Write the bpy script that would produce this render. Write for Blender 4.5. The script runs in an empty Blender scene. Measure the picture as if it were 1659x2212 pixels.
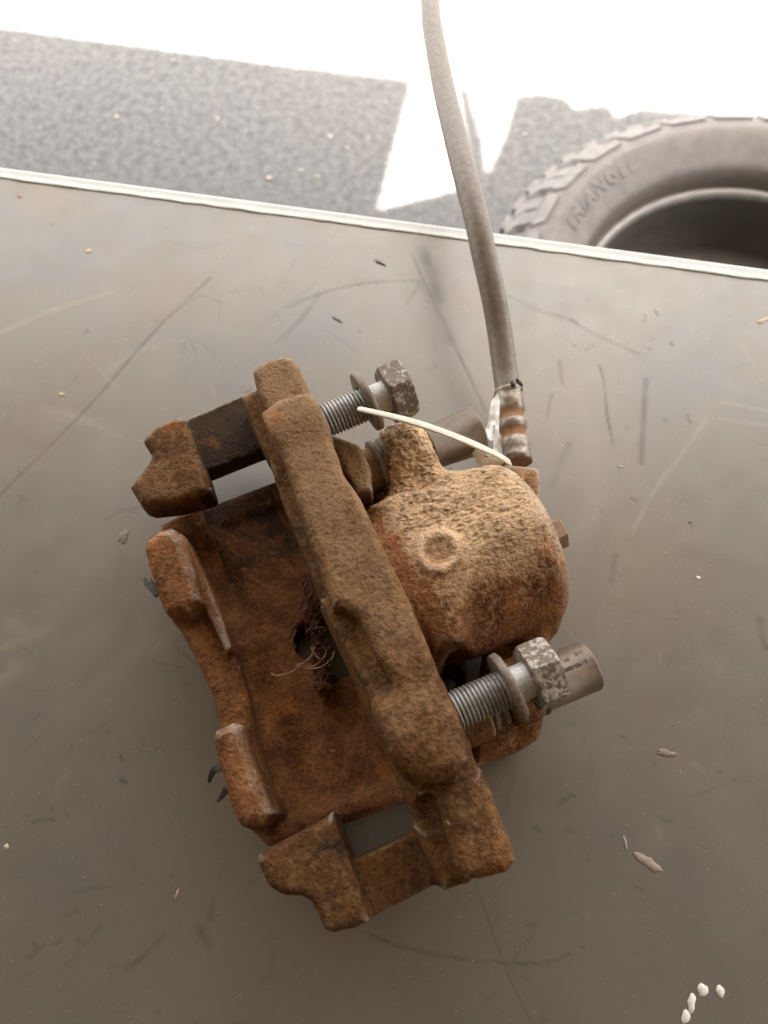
import bpy, bmesh, math, random
import numpy as np
from mathutils import Vector, Matrix
random.seed(7)
rng = np.random.default_rng(11)
scn = bpy.context.scene
C = scn.collection

# ---------------------------------------------------------------- camera, sky, sun, exposure
TABLE_Z = 0.80
CH = 350.0                      # camera height above the table top, mm
PITCH = 22.0
cam_d = bpy.data.cameras.new("camera")
cam = bpy.data.objects.new("camera", cam_d); C.objects.link(cam)
cam.location = (0, 0, TABLE_Z + CH / 1000)
cam.rotation_euler = (math.radians(PITCH), 0, 0)
cam_d.sensor_fit = 'HORIZONTAL'; cam_d.sensor_width = 36.0
cam_d.lens = 36.0 * 1663.0 / 1659.0
cam_d.clip_start = 0.01; cam_d.clip_end = 500
cam_d.dof.use_dof = True; cam_d.dof.focus_distance = 0.315; cam_d.dof.aperture_fstop = 14.0
scn.camera = cam

SUN_TO = Vector((0.10, -0.16, 0.98)).normalized()
elev = math.asin(SUN_TO.z); azim = math.atan2(SUN_TO.x, SUN_TO.y)
world = bpy.data.worlds.new("World"); scn.world = world; world.use_nodes = True
wn = world.node_tree.nodes; wl = world.node_tree.links
sky = wn.new('ShaderNodeTexSky'); sky.sky_type = 'NISHITA'; sky.sun_disc = False
sky.sun_elevation = elev; sky.sun_rotation = azim
sky.dust_density = 6.0; sky.air_density = 1.0
wn['Background'].inputs['Strength'].default_value = 0.15
hsv = wn.new('ShaderNodeHueSaturation'); hsv.inputs['Saturation'].default_value = 0.30      # bright hazy sky
wl.new(sky.outputs[0], hsv.inputs['Color'])
warm = wn.new('ShaderNodeMix'); warm.data_type = 'RGBA'; warm.blend_type = 'MULTIPLY'; warm.inputs[0].default_value = 1.0
warm.inputs[7].default_value = (1.0, 0.93, 0.84, 1)
wl.new(hsv.outputs[0], warm.inputs[6]); wl.new(warm.outputs[2], wn['Background'].inputs['Color'])
sun_d = bpy.data.lights.new("sun", 'SUN'); sun_d.energy = 4.5; sun_d.angle = math.radians(0.5)
sun_d.color = (1.0, 0.95, 0.87)
sun = bpy.data.objects.new("sun", sun_d); C.objects.link(sun)
sun.rotation_euler = SUN_TO.to_track_quat('Z', 'Y').to_euler()
sun.location = (0.5, -1.5, 4)
scn.view_settings.view_transform = 'Standard'; scn.view_settings.look = 'None'
scn.view_settings.exposure = 3.22; scn.view_settings.gamma = 1.0
scn.view_settings.use_curve_mapping = False

# ---------------------------------------------------------------- frames
TH = math.radians(PITCH)
def P(px, py, h=0.0):
    """point of the place seen at (px,py) that lies h mm above the table top; mm"""
    dx = (px - 829.5) / 1663.0; dy = (1106.0 - py) / 1663.0
    d = (dx, dy * math.cos(TH) + math.sin(TH), dy * math.sin(TH) - math.cos(TH))
    t = (CH - h) / -d[2]
    return np.array([d[0] * t, d[1] * t, h])
AX = math.radians(23.0)
U = np.array([math.cos(AX), math.sin(AX), 0.0]); V = np.array([-math.sin(AX), math.cos(AX), 0.0])
def L(px, py, h=0.0):
    p = P(px, py, h); return np.array([p @ U, p @ V, h])
def to_world(a):
    """caliper-frame mm -> world m"""
    a = np.asarray(a, float).reshape(-1, 3)
    w = a[:, :1] * U + a[:, 1:2] * V
    w[:, 2] = a[:, 2]
    w = w / 1000.0
    w[:, 2] += TABLE_Z
    return w
def W(px, py, h=0.0):
    p = P(px, py, h) / 1000.0
    return np.array([p[0], p[1], p[2] + TABLE_Z])

# ---------------------------------------------------------------- numpy value noise
def _hash(i, j, k, s):
    n = (i * 374761393 + j * 668265263 + k * 2147483647 + s * 974634777).astype(np.int64) & 0x7fffffff
    n = ((n ^ (n >> 13)) * 1274126177) & 0x7fffffff
    n = ((n ^ (n >> 16)) * 668265263) & 0x7fffffff
    return (n & 0xffff) / 65535.0 * 2 - 1
def vnoise(p, s=0):
    p = np.asarray(p, float); f = np.floor(p); t = p - f; t = t * t * (3 - 2 * t)
    i, j, k = (f[:, a].astype(np.int64) for a in range(3))
    r = 0
    for a in (0, 1):
        for b in (0, 1):
            for c in (0, 1):
                w = (t[:, 0] if a else 1 - t[:, 0]) * (t[:, 1] if b else 1 - t[:, 1]) * (t[:, 2] if c else 1 - t[:, 2])
                r = r + w * _hash(i + a, j + b, k + c, s)
    return r
def fbm(p, oct=3, s=0):
    r = 0; a = 1.0; q = np.array(p, float)
    for o in range(oct):
        r = r + a * vnoise(q, s + o); q = q * 2.03 + 11.3; a *= 0.5
    return r

# ---------------------------------------------------------------- objects
def tag(o, label=None, cat=None, group=None, kind=None):
    if label: o['label'] = label
    if cat: o['category'] = cat
    if group: o['group'] = group
    if kind: o['kind'] = kind
    return o
def empty(name, loc):
    o = bpy.data.objects.new(name, None); C.objects.link(o); o.location = loc; o.empty_display_size = 0.02
    return o
def mesh_obj(name, verts, faces, mat, parent=None, smooth=True, attrs=None, origin=None):
    """verts in world metres"""
    verts = np.asarray(verts, float).reshape(-1, 3)
    base = np.zeros(3)
    if parent is not None:
        q = parent
        while q is not None:
            base = base + np.array(q.location); q = q.parent
        loc = np.zeros(3)
    else:
        loc = np.array(origin if origin is not None else [verts[:, 0].mean(), verts[:, 1].mean(), verts[:, 2].min()])
    me = bpy.data.meshes.new(name)
    if isinstance(faces, np.ndarray):
        vv = (verts - base - loc).astype(np.float32)
        n = len(faces); k = faces.shape[1]
        me.vertices.add(len(vv)); me.vertices.foreach_set('co', vv.ravel())
        me.loops.add(n * k); me.loops.foreach_set('vertex_index', faces.astype(np.int32).ravel())
        me.polygons.add(n); me.polygons.foreach_set('loop_start', np.arange(0, n * k, k, dtype=np.int32))
        me.update(calc_edges=True); me.validate()
    else:
        me.from_pydata([tuple(v) for v in (verts - base - loc)], [], [tuple(int(i) for i in f) for f in faces]); me.update()
    if attrs:
        for k_, a in attrs.items():
            at = me.attributes.new(k_, 'FLOAT', 'POINT'); at.data.foreach_set('value', np.asarray(a, np.float32))
    if smooth:
        me.polygons.foreach_set('use_smooth', [True] * len(me.polygons))
    me.materials.append(mat)
    o = bpy.data.objects.new(name, me); C.objects.link(o)
    if parent is not None: o.parent = parent
    o.location = loc
    return o

def lathe(profile, a, b, nseg=48, wob=0.0, seed=0):
    """profile: list of (s 0..1 or mm along, r); a,b: caliper mm points; s in mm from a"""
    a = np.array(a, float); b = np.array(b, float); d = (b - a) / np.linalg.norm(b - a)
    ref = np.array([0, 0, 1.0]) if abs(d[2]) < 0.9 else np.array([1.0, 0, 0])
    e1 = np.cross(d, ref); e1 /= np.linalg.norm(e1); e2 = np.cross(d, e1)
    vs = []; fs = []
    th = np.linspace(0, 2 * np.pi, nseg, endpoint=False)
    for s, r in profile:
        ring = a + d * s + r * (np.cos(th)[:, None] * e1 + np.sin(th)[:, None] * e2)
        vs.append(ring)
    vs = np.concatenate(vs)
    m = len(profile)
    for i in range(m - 1):
        for j in range(nseg):
            fs.append((i * nseg + j, i * nseg + (j + 1) % nseg, (i + 1) * nseg + (j + 1) % nseg, (i + 1) * nseg + j))
    fs.append(tuple(range(nseg - 1, -1, -1))); fs.append(tuple((m - 1) * nseg + j for j in range(nseg)))
    if wob: vs = vs + (wob * vnoise(vs / 3.0, seed))[:, None] * np.array([0.3, 0.3, 0.9])
    return vs, fs

def sweep(pts, radii, nseg=16, flat=None, caps=True):
    """tube along pts (N,3); radii scalar or (N,) ; flat=(w,t, normal) makes a strip"""
    pts = np.asarray(pts, float); n = len(pts)
    rad = np.broadcast_to(np.asarray(radii, float), (n,))
    tan = np.gradient(pts, axis=0); tan /= np.linalg.norm(tan, axis=1)[:, None] + 1e-12
    nrm = np.array(flat[2], float) if flat else np.array([0.13, 0.2, 1.0])
    vs = []
    for i in range(n):
        t = tan[i]
        nn = nrm[i] if (flat and nrm.ndim == 2) else nrm
        e2 = nn - t * (nn @ t)
        if np.linalg.norm(e2) < 1e-6: e2 = np.array([1.0, 0, 0])
        e2 /= np.linalg.norm(e2); e1 = np.cross(t, e2)
        if flat:
            w = flat[0] * rad[i] / 2; h = flat[1] / 2
            c = [(-w, -h), (-w * .9, -h * 1.2), (w * .9, -h * 1.2), (w, -h), (w, h), (w * .9, h * 1.2), (-w * .9, h * 1.2), (-w, h)]
            for x, y in c: vs.append(pts[i] + e1 * x + e2 * y)
        else:
            for k in range(nseg):
                a = 2 * math.pi * k / nseg
                vs.append(pts[i] + rad[i] * (math.cos(a) * e1 + math.sin(a) * e2))
    m = 8 if flat else nseg
    fs = []
    for i in range(n - 1):
        for k in range(m):
            fs.append((i * m + k, i * m + (k + 1) % m, (i + 1) * m + (k + 1) % m, (i + 1) * m + k))
    if caps:
        fs.append(tuple(range(m - 1, -1, -1))); fs.append(tuple((n - 1) * m + k for k in range(m)))
    return np.array(vs), fs
def spline(ctrl, n=60):
    c = np.asarray(ctrl, float); m = len(c)
    c = np.vstack([2 * c[0] - c[1], c, 2 * c[-1] - c[-2]])
    out = []
    for t in np.linspace(0, m - 1 - 1e-9, n):
        i = int(t); f = t - i; p0, p1, p2, p3 = c[i], c[i + 1], c[i + 2], c[i + 3]
        out.append(0.5 * ((2 * p1) + (-p0 + p2) * f + (2 * p0 - 5 * p1 + 4 * p2 - p3) * f * f + (-p0 + 3 * p1 - 3 * p2 + p3) * f ** 3))
    return np.array(out)
def join(parts):
    vs = []; fs = []; o = 0
    for v, f in parts:
        vs.append(v); fs += [tuple(i + o for i in q) for q in f]; o += len(v)
    return np.concatenate(vs), fs

# ---------------------------------------------------------------- castings: distance fields -> one skin
class Field:
    def __init__(s, lo, hi, h):
        s.lo = np.array(lo, float); s.h = h
        s.n = np.ceil((np.array(hi) - s.lo) / h).astype(int) + 1
        s.F = np.full(s.n, 12.0, np.float32)
    def _sl(s, lo, hi, m):
        a = np.clip(np.floor((np.array(lo) - m - s.lo) / s.h).astype(int), 0, s.n - 1)
        b = np.clip(np.ceil((np.array(hi) + m - s.lo) / s.h).astype(int) + 1, 1, s.n)
        sl = tuple(slice(a[i], b[i]) for i in range(3))
        ax = [(s.lo[i] + s.h * np.arange(a[i], b[i])).astype(np.float32) for i in range(3)]
        return sl, ax[0][:, None, None], ax[1][None, :, None], ax[2][None, None, :]
    def put(s, fn, lo, hi, k=3.0, sub=False):
        sl, X, Y, Z = s._sl(lo, hi, 10.0)
        d = np.broadcast_to(fn(X, Y, Z), s.F[sl].shape)
        F = s.F[sl]
        if sub:
            a, b = F, -d
            h = np.clip(0.5 - 0.5 * (b - a) / k * -1, 0, 1) if False else np.clip(0.5 + 0.5 * (b - a) / k, 0, 1)
            s.F[sl] = a * (1 - h) + b * h + k * h * (1 - h)
        else:
            h = np.clip(0.5 + 0.5 * (F - d) / k, 0, 1)
            s.F[sl] = F * (1 - h) + d * h - k * h * (1 - h)
    # primitives
    def prism(s, pts, h, z0, r=3.0, k=3.0, draft=0.0, sub=False, slope=(0, 0), href=None):
        """outline in photo points at height href (default h); slope: top tilt along local x,y (mm/mm)"""
        hr = h if href is None else href
        q = np.array([L(x, y, hr)[:2] for x, y in pts])
        cx, cy = q.mean(0)
        area = 0.5 * np.sum(q[:, 0] * np.roll(q[:, 1], -1) - np.roll(q[:, 0], -1) * q[:, 1])
        zt = h + max(abs(slope[0]) * np.ptp(q[:, 0]), abs(slope[1]) * np.ptp(q[:, 1])) / 2
        def fn(X, Y, Z):
            x = X[:, :, 0]; y = Y[:, :, 0]; d = None; ins = np.zeros(np.broadcast(x, y).shape, bool)
            m = len(q)
            for i in range(m):
                a = q[i]; b = q[(i + 1) % m]; ex, ey = b - a
                wx = x - a[0]; wy = y - a[1]
                t = np.clip((wx * ex + wy * ey) / (ex * ex + ey * ey + 1e-9), 0, 1)
                dd = (wx - ex * t) ** 2 + (wy - ey * t) ** 2
                d = dd if d is None else np.minimum(d, dd)
                cond = ((a[1] <= y) != (b[1] <= y))
                xi = a[0] + (y - a[1]) * ex / (ey if abs(ey) > 1e-9 else 1e-9)
                ins ^= cond & (x < xi)
            d2 = np.sqrt(d) * np.where(ins, -1, 1)
            top = h + slope[0] * (x - cx) + slope[1] * (y - cy)
            d2 = d2[:, :, None] + r - draft * (top[:, :, None] - Z)
            dz = np.maximum(Z - (top[:, :, None] - r), (z0 + r) - Z)
            return (np.minimum(np.maximum(d2, dz), 0) + np.sqrt(np.maximum(d2, 0) ** 2 + np.maximum(dz, 0) ** 2) - r).astype(np.float32)
        lo = (q[:, 0].min() - draft * 40, q[:, 1].min() - draft * 40, z0); hi = (q[:, 0].max() + draft * 40, q[:, 1].max() + draft * 40, zt)
        s.put(fn, lo, hi, k, sub)
    def cyl(s, a, b, ra, rb=None, r=1.5, k=3.0, sub=False, zs=1.0):
        a = np.array(a, float); b = np.array(b, float); rb = ra if rb is None else rb
        ln = np.linalg.norm(b - a); d = (b - a) / ln
        def fn(X, Y, Z):
            px = X - a[0]; py = Y - a[1]; pz = Z - a[2]
            t = px * d[0] + py * d[1] + pz * d[2]
            rad = np.sqrt(np.maximum((px - d[0] * t) ** 2 + (py - d[1] * t) ** 2 + ((pz - d[2] * t) / zs) ** 2, 0))
            R = ra + (rb - ra) * np.clip(t / ln, 0, 1)
            q1 = rad - R + r; q2 = np.abs(t - ln / 2) - ln / 2 + r
            return (np.minimum(np.maximum(q1, q2), 0) + np.sqrt(np.maximum(q1, 0) ** 2 + np.maximum(q2, 0) ** 2) - r).astype(np.float32)
        m = max(ra, rb) * max(1, zs)
        s.put(fn, np.minimum(a, b) - m, np.maximum(a, b) + m, k, sub)
    def ell(s, c, rad, k=3.0, sub=False, rot=0.0):
        c = np.array(c, float); ca, sa = math.cos(rot), math.sin(rot)
        def fn(X, Y, Z):
            x = (X - c[0]) * ca + (Y - c[1]) * sa; y = -(X - c[0]) * sa + (Y - c[1]) * ca; z = Z - c[2]
            q = np.sqrt((x / rad[0]) ** 2 + (y / rad[1]) ** 2 + (z / rad[2]) ** 2)
            return ((q - 1) * min(rad)).astype(np.float32)
        m = max(rad[0], rad[1])
        s.put(fn, (c[0] - m, c[1] - m, c[2] - rad[2]), (c[0] + m, c[1] + m, c[2] + rad[2]), k, sub)
    def capsule(s, a, b, ra, rb=None, k=3.0, sub=False):
        a = np.array(a, float); b = np.array(b, float); rb = ra if rb is None else rb; e = b - a; ee = e @ e
        def fn(X, Y, Z):
            t = np.clip(((X - a[0]) * e[0] + (Y - a[1]) * e[1] + (Z - a[2]) * e[2]) / ee, 0, 1)
            return (np.sqrt((X - a[0] - e[0] * t) ** 2 + (Y - a[1] - e[1] * t) ** 2 + (Z - a[2] - e[2] * t) ** 2) - (ra + (rb - ra) * t)).astype(np.float32)
        m = max(ra, rb); s.put(fn, np.minimum(a, b) - m, np.maximum(a, b) + m, k, sub)
    def skin(s):
        F = s.F.copy()
        F[0] = F[-1] = 5; F[:, 0] = F[:, -1] = 5; F[:, :, 0] = F[:, :, -1] = 5
        I = F < 0
        c = [I[a:I.shape[0] - 1 + a, b:I.shape[1] - 1 + b, e:I.shape[2] - 1 + e] for a in (0, 1) for b in (0, 1) for e in (0, 1)]
        sm = sum(x.astype(np.int8) for x in c)
        act = (sm > 0) & (sm < 8)
        ijk = np.argwhere(act)
        idx = np.full(act.shape, -1, np.int32); idx[act] = np.arange(len(ijk))
        acc = np.zeros((len(ijk), 3)); cnt = np.zeros(len(ijk))
        offs = [(a, b, e) for a in (0, 1) for b in (0, 1) for e in (0, 1)]
        val = {o: F[ijk[:, 0] + o[0], ijk[:, 1] + o[1], ijk[:, 2] + o[2]] for o in offs}
        for o in offs:
            for ax in range(3):
                if o[ax] == 0:
                    p = list(o); p[ax] = 1; p = tuple(p)
                    va, vb = val[o], val[p]; m = (va < 0) != (vb < 0)
                    t = va[m] / (va[m] - vb[m])
                    pt = np.tile(np.array(o, float), (m.sum(), 1)); pt[:, ax] = t
                    acc[m] += pt; cnt[m] += 1
        v = s.lo + s.h * (ijk + acc / cnt[:, None])
        faces = []
        for ax in range(3):
            b, e = (ax + 1) % 3, (ax + 2) % 3
            sl0 = [slice(1, -1)] * 3; sl0[ax] = slice(0, -1); sl1 = [slice(1, -1)] * 3; sl1[ax] = slice(1, None)
            A = I[tuple(sl0)]; B = I[tuple(sl1)]
            q = np.argwhere(A != B); flip = A[tuple(q.T)]
            base = q.copy(); base[:, b] += 1; base[:, e] += 1
            def cell(db, de):
                z = base.copy(); z[:, b] -= db; z[:, e] -= de
                return idx[z[:, 0], z[:, 1], z[:, 2]]
            f = np.stack([cell(1, 1), cell(0, 1), cell(0, 0), cell(1, 0)], 1)
            f[~flip] = f[~flip][:, ::-1]
            faces.append(f)
        return v, np.concatenate(faces)
def normals_of(v, f):
    n = np.cross(v[f[:, 2]] - v[f[:, 0]], v[f[:, 3]] - v[f[:, 1]])
    vn = np.zeros_like(v)
    for k in range(4): np.add.at(vn, f[:, k], n)
    return vn / (np.linalg.norm(vn, axis=1)[:, None] + 1e-12)
def smooth_attr(a, f, n, it=3):
    for _ in range(it):
        s_ = a * 0; c_ = np.zeros(n)
        for k in range(4):
            np.add.at(s_, f[:, k], a[f[:, (k + 1) % 4]]); np.add.at(c_, f[:, k], 1)
        c_ = np.maximum(c_, 1)
        a = 0.4 * a + 0.6 * (s_ / (c_ if a.ndim == 1 else c_[:, None]))
    return a
def cast_part(name, fld, mat, parent, rough=0.28, crust=None, dustfn=None, seed=0, oxfn=None, wearfn=None):
    v, f = fld.skin(); n = len(v)
    v = smooth_attr(v, f, n, 2)
    nr = normals_of(v, f)
    # convexity, for worn edges
    sm = smooth_attr(v.copy(), f, n, 6)
    curv = np.einsum('ij,ij->i', nr, v - sm)
    curv = smooth_attr(curv, f, n, 2)
    d = 0.5 * fbm(v / 14.0, 2, seed) * rough + 0.32 * rough * fbm(v / 2.2, 3, seed + 5)
    if crust is not None:
        c = crust(v, nr)
        r_ = 1 - np.abs(fbm(v * np.array([0.28, 0.62, 0.5]), 3, seed + 9)) * 1.9
        d = d + c * 0.75 * np.clip(r_, -0.4, 1) + c * 0.3 * vnoise(v * 1.1, seed + 2)
    v = v + nr * d[:, None]
    v[:, 2] = np.maximum(v[:, 2], 0.05)
    dust = np.clip(dustfn(v, nr), 0, 1) if dustfn is not None else np.zeros(n)
    dust = np.clip(dust + 0.18 * fbm(v / 8.0, 3, seed + 20), 0, 1)
    wear = np.clip(curv * 5.0, -1, 1)
    if wearfn is not None: wear = wear + wearfn(v, nr)
    return mesh_obj(name, to_world(v), f, mat, parent, attrs={'dust': dust, 'wear': wear, 'oxide_shade': oxfn(v, nr) if oxfn is not None else np.zeros(n)})

# ---------------------------------------------------------------- materials
def new_mat(name):
    m = bpy.data.materials.new(name); m.use_nodes = True
    nt = m.node_tree; return m, nt.nodes, nt.links, nt.nodes['Principled BSDF']
def noise(N, K, scale, detail=4, rough=0.6, coord=None, dist=0.0):
    t = N.new('ShaderNodeTexNoise'); t.inputs['Scale'].default_value = scale; t.inputs['Detail'].default_value = detail
    t.inputs['Roughness'].default_value = rough; t.inputs['Distortion'].default_value = dist
    if coord is None:
        coord = N.new('ShaderNodeTexCoord').outputs['Object']
    K.new(coord, t.inputs['Vector']); return t.outputs['Fac']
def ramp(N, K, src, stops, interp='LINEAR'):
    r = N.new('ShaderNodeValToRGB'); r.color_ramp.interpolation = interp
    e = r.color_ramp.elements
    while len(e) < len(stops): e.new(0.5)
    for i, (p, c) in enumerate(stops):
        e[i].position = p; e[i].color = (*c, 1) if len(c) == 3 else c
    K.new(src, r.inputs[0]); return r.outputs[0]
def mapr(N, K, src, a, b, c=0.0, d=1.0):
    r = N.new('ShaderNodeMapRange'); r.clamp = True
    for i, x in enumerate((a, b, c, d)): r.inputs[i + 1].default_value = x
    K.new(src, r.inputs[0]); return r.outputs[0]
def mixc(N, K, fac, A, B, mode='MIX'):
    m = N.new('ShaderNodeMix'); m.data_type = 'RGBA'; m.blend_type = mode
    for sock, val in ((m.inputs[0], fac), (m.inputs[6], A), (m.inputs[7], B)):
        if isinstance(val, (int, float)): sock.default_value = val
        elif isinstance(val, tuple): sock.default_value = (*val, 1)
        else: K.new(val, sock)
    return m.outputs[2]
def mth(N, K, op, a, b=None, clamp=False):
    m = N.new('ShaderNodeMath'); m.operation = op; m.use_clamp = clamp
    for i, x in enumerate((a, b)):
        if x is None: continue
        if isinstance(x, (int, float)): m.inputs[i].default_value = x
        else: K.new(x, m.inputs[i])
    return m.outputs[0]
def attr(N, name):
    a = N.new('ShaderNodeAttribute'); a.attribute_name = name; return a.outputs['Fac']
def bump(N, K, bs, height, strength, dist, prev=None):
    b = N.new('ShaderNodeBump'); b.inputs['Strength'].default_value = strength; b.inputs['Distance'].default_value = dist
    K.new(height, b.inputs['Height'])
    if prev is not None: K.new(prev, b.inputs['Normal'])
    return b.outputs[0]

def rust_mat(name, dark, mid, bright, dustc, grey=(0.40, 0.34, 0.27), bs=0.9, crk=0.9, wearamt=1.0):
    m, N, K, B = new_mat(name)
    n1 = noise(N, K, 70, 5, 0.62, dist=0.4); n2 = noise(N, K, 400, 2.2, 0.55); n3 = noise(N, K, 1300, 2, 0.6); n4 = noise(N, K, 28, 3, 0.5)
    base = ramp(N, K, n1, [(0.34, dark), (0.50, mid), (0.66, bright)])
    fine = ramp(N, K, n2, [(0.30, tuple(x * 0.6 for x in mid)), (0.5, mid), (0.72, tuple(min(1, x * 1.25) for x in bright))])
    base = mixc(N, K, 0.33, base, fine)
    ox = attr(N, 'oxide_shade')
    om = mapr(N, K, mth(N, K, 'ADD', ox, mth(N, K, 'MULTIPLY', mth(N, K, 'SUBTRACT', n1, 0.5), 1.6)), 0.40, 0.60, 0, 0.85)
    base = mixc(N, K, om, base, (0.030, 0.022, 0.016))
    ds = attr(N, 'dust')
    dmask = mapr(N, K, mth(N, K, 'ADD', ds, mth(N, K, 'MULTIPLY', mth(N, K, 'SUBTRACT', n2, 0.5), 0.7)), 0.20, 0.80)
    dc = mixc(N, K, mapr(N, K, n1, 0.35, 0.7), tuple(x * 0.78 for x in dustc), dustc)
    col = mixc(N, K, dmask, base, dc)
    w = attr(N, 'wear')
    wm = mapr(N, K, mth(N, K, 'ADD', w, mth(N, K, 'MULTIPLY', mth(N, K, 'SUBTRACT', noise(N, K, 180, 4, 0.7), 0.5), 0.9)), 0.30, 0.85, 0, 0.6 * wearamt)
    col = mixc(N, K, wm, col, grey)
    n5 = noise(N, K, 720, 1.5, 0.5)
    col = mixc(N, K, mapr(N, K, noise(N, K, 45, 4, 0.6), 0.60, 0.72, 0, 0.55), col, tuple(min(1, x * 1.25) for x in (bright[0] * 1.3, bright[1], bright[2] * .7)))
    pits = mapr(N, K, n5, 0.30, 0.46, 0.62, 1.0)
    col = mixc(N, K, 1.0, col, pits, 'MULTIPLY')
    mp = N.new('ShaderNodeMapping'); mp.inputs['Rotation'].default_value = (0, 0, math.radians(-15)); mp.inputs['Scale'].default_value = (250, 560, 560)
    K.new(N.new('ShaderNodeTexCoord').outputs['Object'], mp.inputs['Vector'])
    n6 = noise(N, K, 1.0, 4, 0.65, mp.outputs[0], dist=0.3)
    patch = mth(N, K, 'MULTIPLY', mapr(N, K, ds, 0.35, 0.8), mapr(N, K, noise(N, K, 60, 3, 0.5), 0.42, 0.56))
    crack = mth(N, K, 'MULTIPLY', mapr(N, K, n6, 0.46, 0.38), patch)
    col = mixc(N, K, mth(N, K, 'MULTIPLY', crack, 0.75 * crk), col, (0.085, 0.045, 0.022))
    pits2 = mapr(N, K, n3, 0.28, 0.42, 0.75, 1.0)
    col = mixc(N, K, 1.0, col, pits2, 'MULTIPLY')
    speck = mapr(N, K, noise(N, K, 2600, 1, 0.5), 0.70, 0.76)
    col = mixc(N, K, mth(N, K, 'MULTIPLY', speck, 0.5), col, (0.52, 0.40, 0.26))
    K.new(col, B.inputs['Base Color'])
    B.inputs['Roughness'].default_value = 0.82
    K.new(mapr(N, K, wm, 0, 0.8, 0.86, 0.55), B.inputs['Roughness'])
    B.inputs['Specular IOR Level'].default_value = 0.16
    b1 = bump(N, K, B, n2, bs, 0.0005); b1 = bump(N, K, B, n5, bs, 0.0008, b1); b1 = bump(N, K, B, mth(N, K, 'MULTIPLY', mapr(N, K, n6, 0.36, 0.5), mth(N, K, 'ADD', patch, 0.05)), 0.9 * crk, 0.0009, b1); b2 = bump(N, K, B, n3, bs, 0.0004, b1)
    K.new(b2, B.inputs['Normal'])
    return m
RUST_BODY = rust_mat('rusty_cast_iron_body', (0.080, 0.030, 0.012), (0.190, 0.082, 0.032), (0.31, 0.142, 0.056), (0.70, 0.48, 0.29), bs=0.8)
RUST_BRKT = rust_mat('rusty_cast_iron_bracket', (0.050, 0.022, 0.010), (0.118, 0.055, 0.020), (0.20, 0.098, 0.034), (0.285, 0.172, 0.092), crk=0.0, bs=0.7)

def metal_mat(name, colr, rough, metal=1.0, var=0.25, dirt=(0.12, 0.08, 0.05), dirtamt=0.5, bs=0.3, dscale=300, deep=False):
    m, N, K, B = new_mat(name)
    n = noise(N, K, 900, 4, 0.7); d = noise(N, K, dscale, 5, 0.65)
    c = mixc(N, K, mapr(N, K, n, 0.3, 0.7), tuple(x * (1 - var) for x in colr), tuple(min(1, x * (1 + var)) for x in colr))
    dm = mapr(N, K, d, 0.52, 0.66, 0, dirtamt)
    K.new(mixc(N, K, dm, c, dirt), B.inputs['Base Color'])
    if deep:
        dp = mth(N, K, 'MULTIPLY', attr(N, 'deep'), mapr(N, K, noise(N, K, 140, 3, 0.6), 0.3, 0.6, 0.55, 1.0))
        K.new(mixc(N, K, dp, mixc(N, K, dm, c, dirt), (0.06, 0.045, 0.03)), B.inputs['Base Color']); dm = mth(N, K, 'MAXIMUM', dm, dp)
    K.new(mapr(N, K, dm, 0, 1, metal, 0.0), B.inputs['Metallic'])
    K.new(mapr(N, K, n, 0.3, 0.7, rough * 0.85, min(1, rough * 1.2)), B.inputs['Roughness'])
    K.new(bump(N, K, B, n, bs, 0.0002), B.inputs['Normal'])
    return m
def band_mat():
    m, N, K, B = new_mat('rust_banded_ferrule')
    n = noise(N, K, 420, 4, 0.65); d = noise(N, K, 120, 4, 0.6)
    g = mth(N, K, 'ADD', attr(N, 'groove'), mth(N, K, 'MULTIPLY', mth(N, K, 'SUBTRACT', d, 0.5), 1.2))
    c = mixc(N, K, mapr(N, K, n, 0.35, 0.65), (0.17, 0.135, 0.105), (0.36, 0.31, 0.255))
    gm = mapr(N, K, g, 0.25, 0.65)
    K.new(mixc(N, K, gm, c, mixc(N, K, n, (0.12, 0.055, 0.02), (0.38, 0.20, 0.085))), B.inputs['Base Color'])
    K.new(mapr(N, K, gm, 0, 1, 0.45, 0.0), B.inputs['Metallic'])
    K.new(mapr(N, K, gm, 0, 1, 0.36, 0.75), B.inputs['Roughness'])
    K.new(bump(N, K, B, n, 0.4, 0.0003), B.inputs['Normal'])
    return m
BAND = band_mat()
ZINC = metal_mat('zinc_thread', (0.46, 0.46, 0.455), 0.42, 0.75, dirt=(0.17, 0.13, 0.09), dirtamt=0.75, dscale=220, deep=True)
SHANK = metal_mat('grey_shank', (0.62, 0.61, 0.60), 0.55, 0.35, dirtamt=0.35, bs=0.6)
WASHER = metal_mat('brown_washer', (0.17, 0.135, 0.105), 0.5, 0.3, dirt=(0.33, 0.24, 0.16), dirtamt=0.7, bs=0.5)
PIN = metal_mat('dusty_brown_cap', (0.135, 0.098, 0.066), 0.42, 0.25, dirt=(0.23, 0.165, 0.11), dirtamt=0.7, bs=0.25, dscale=60)
CRIMP = metal_mat('crimped_ferrule', (0.34, 0.265, 0.19), 0.40, 0.65, dirt=(0.33, 0.22, 0.12), dirtamt=0.85, bs=0.5, dscale=160)

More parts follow.
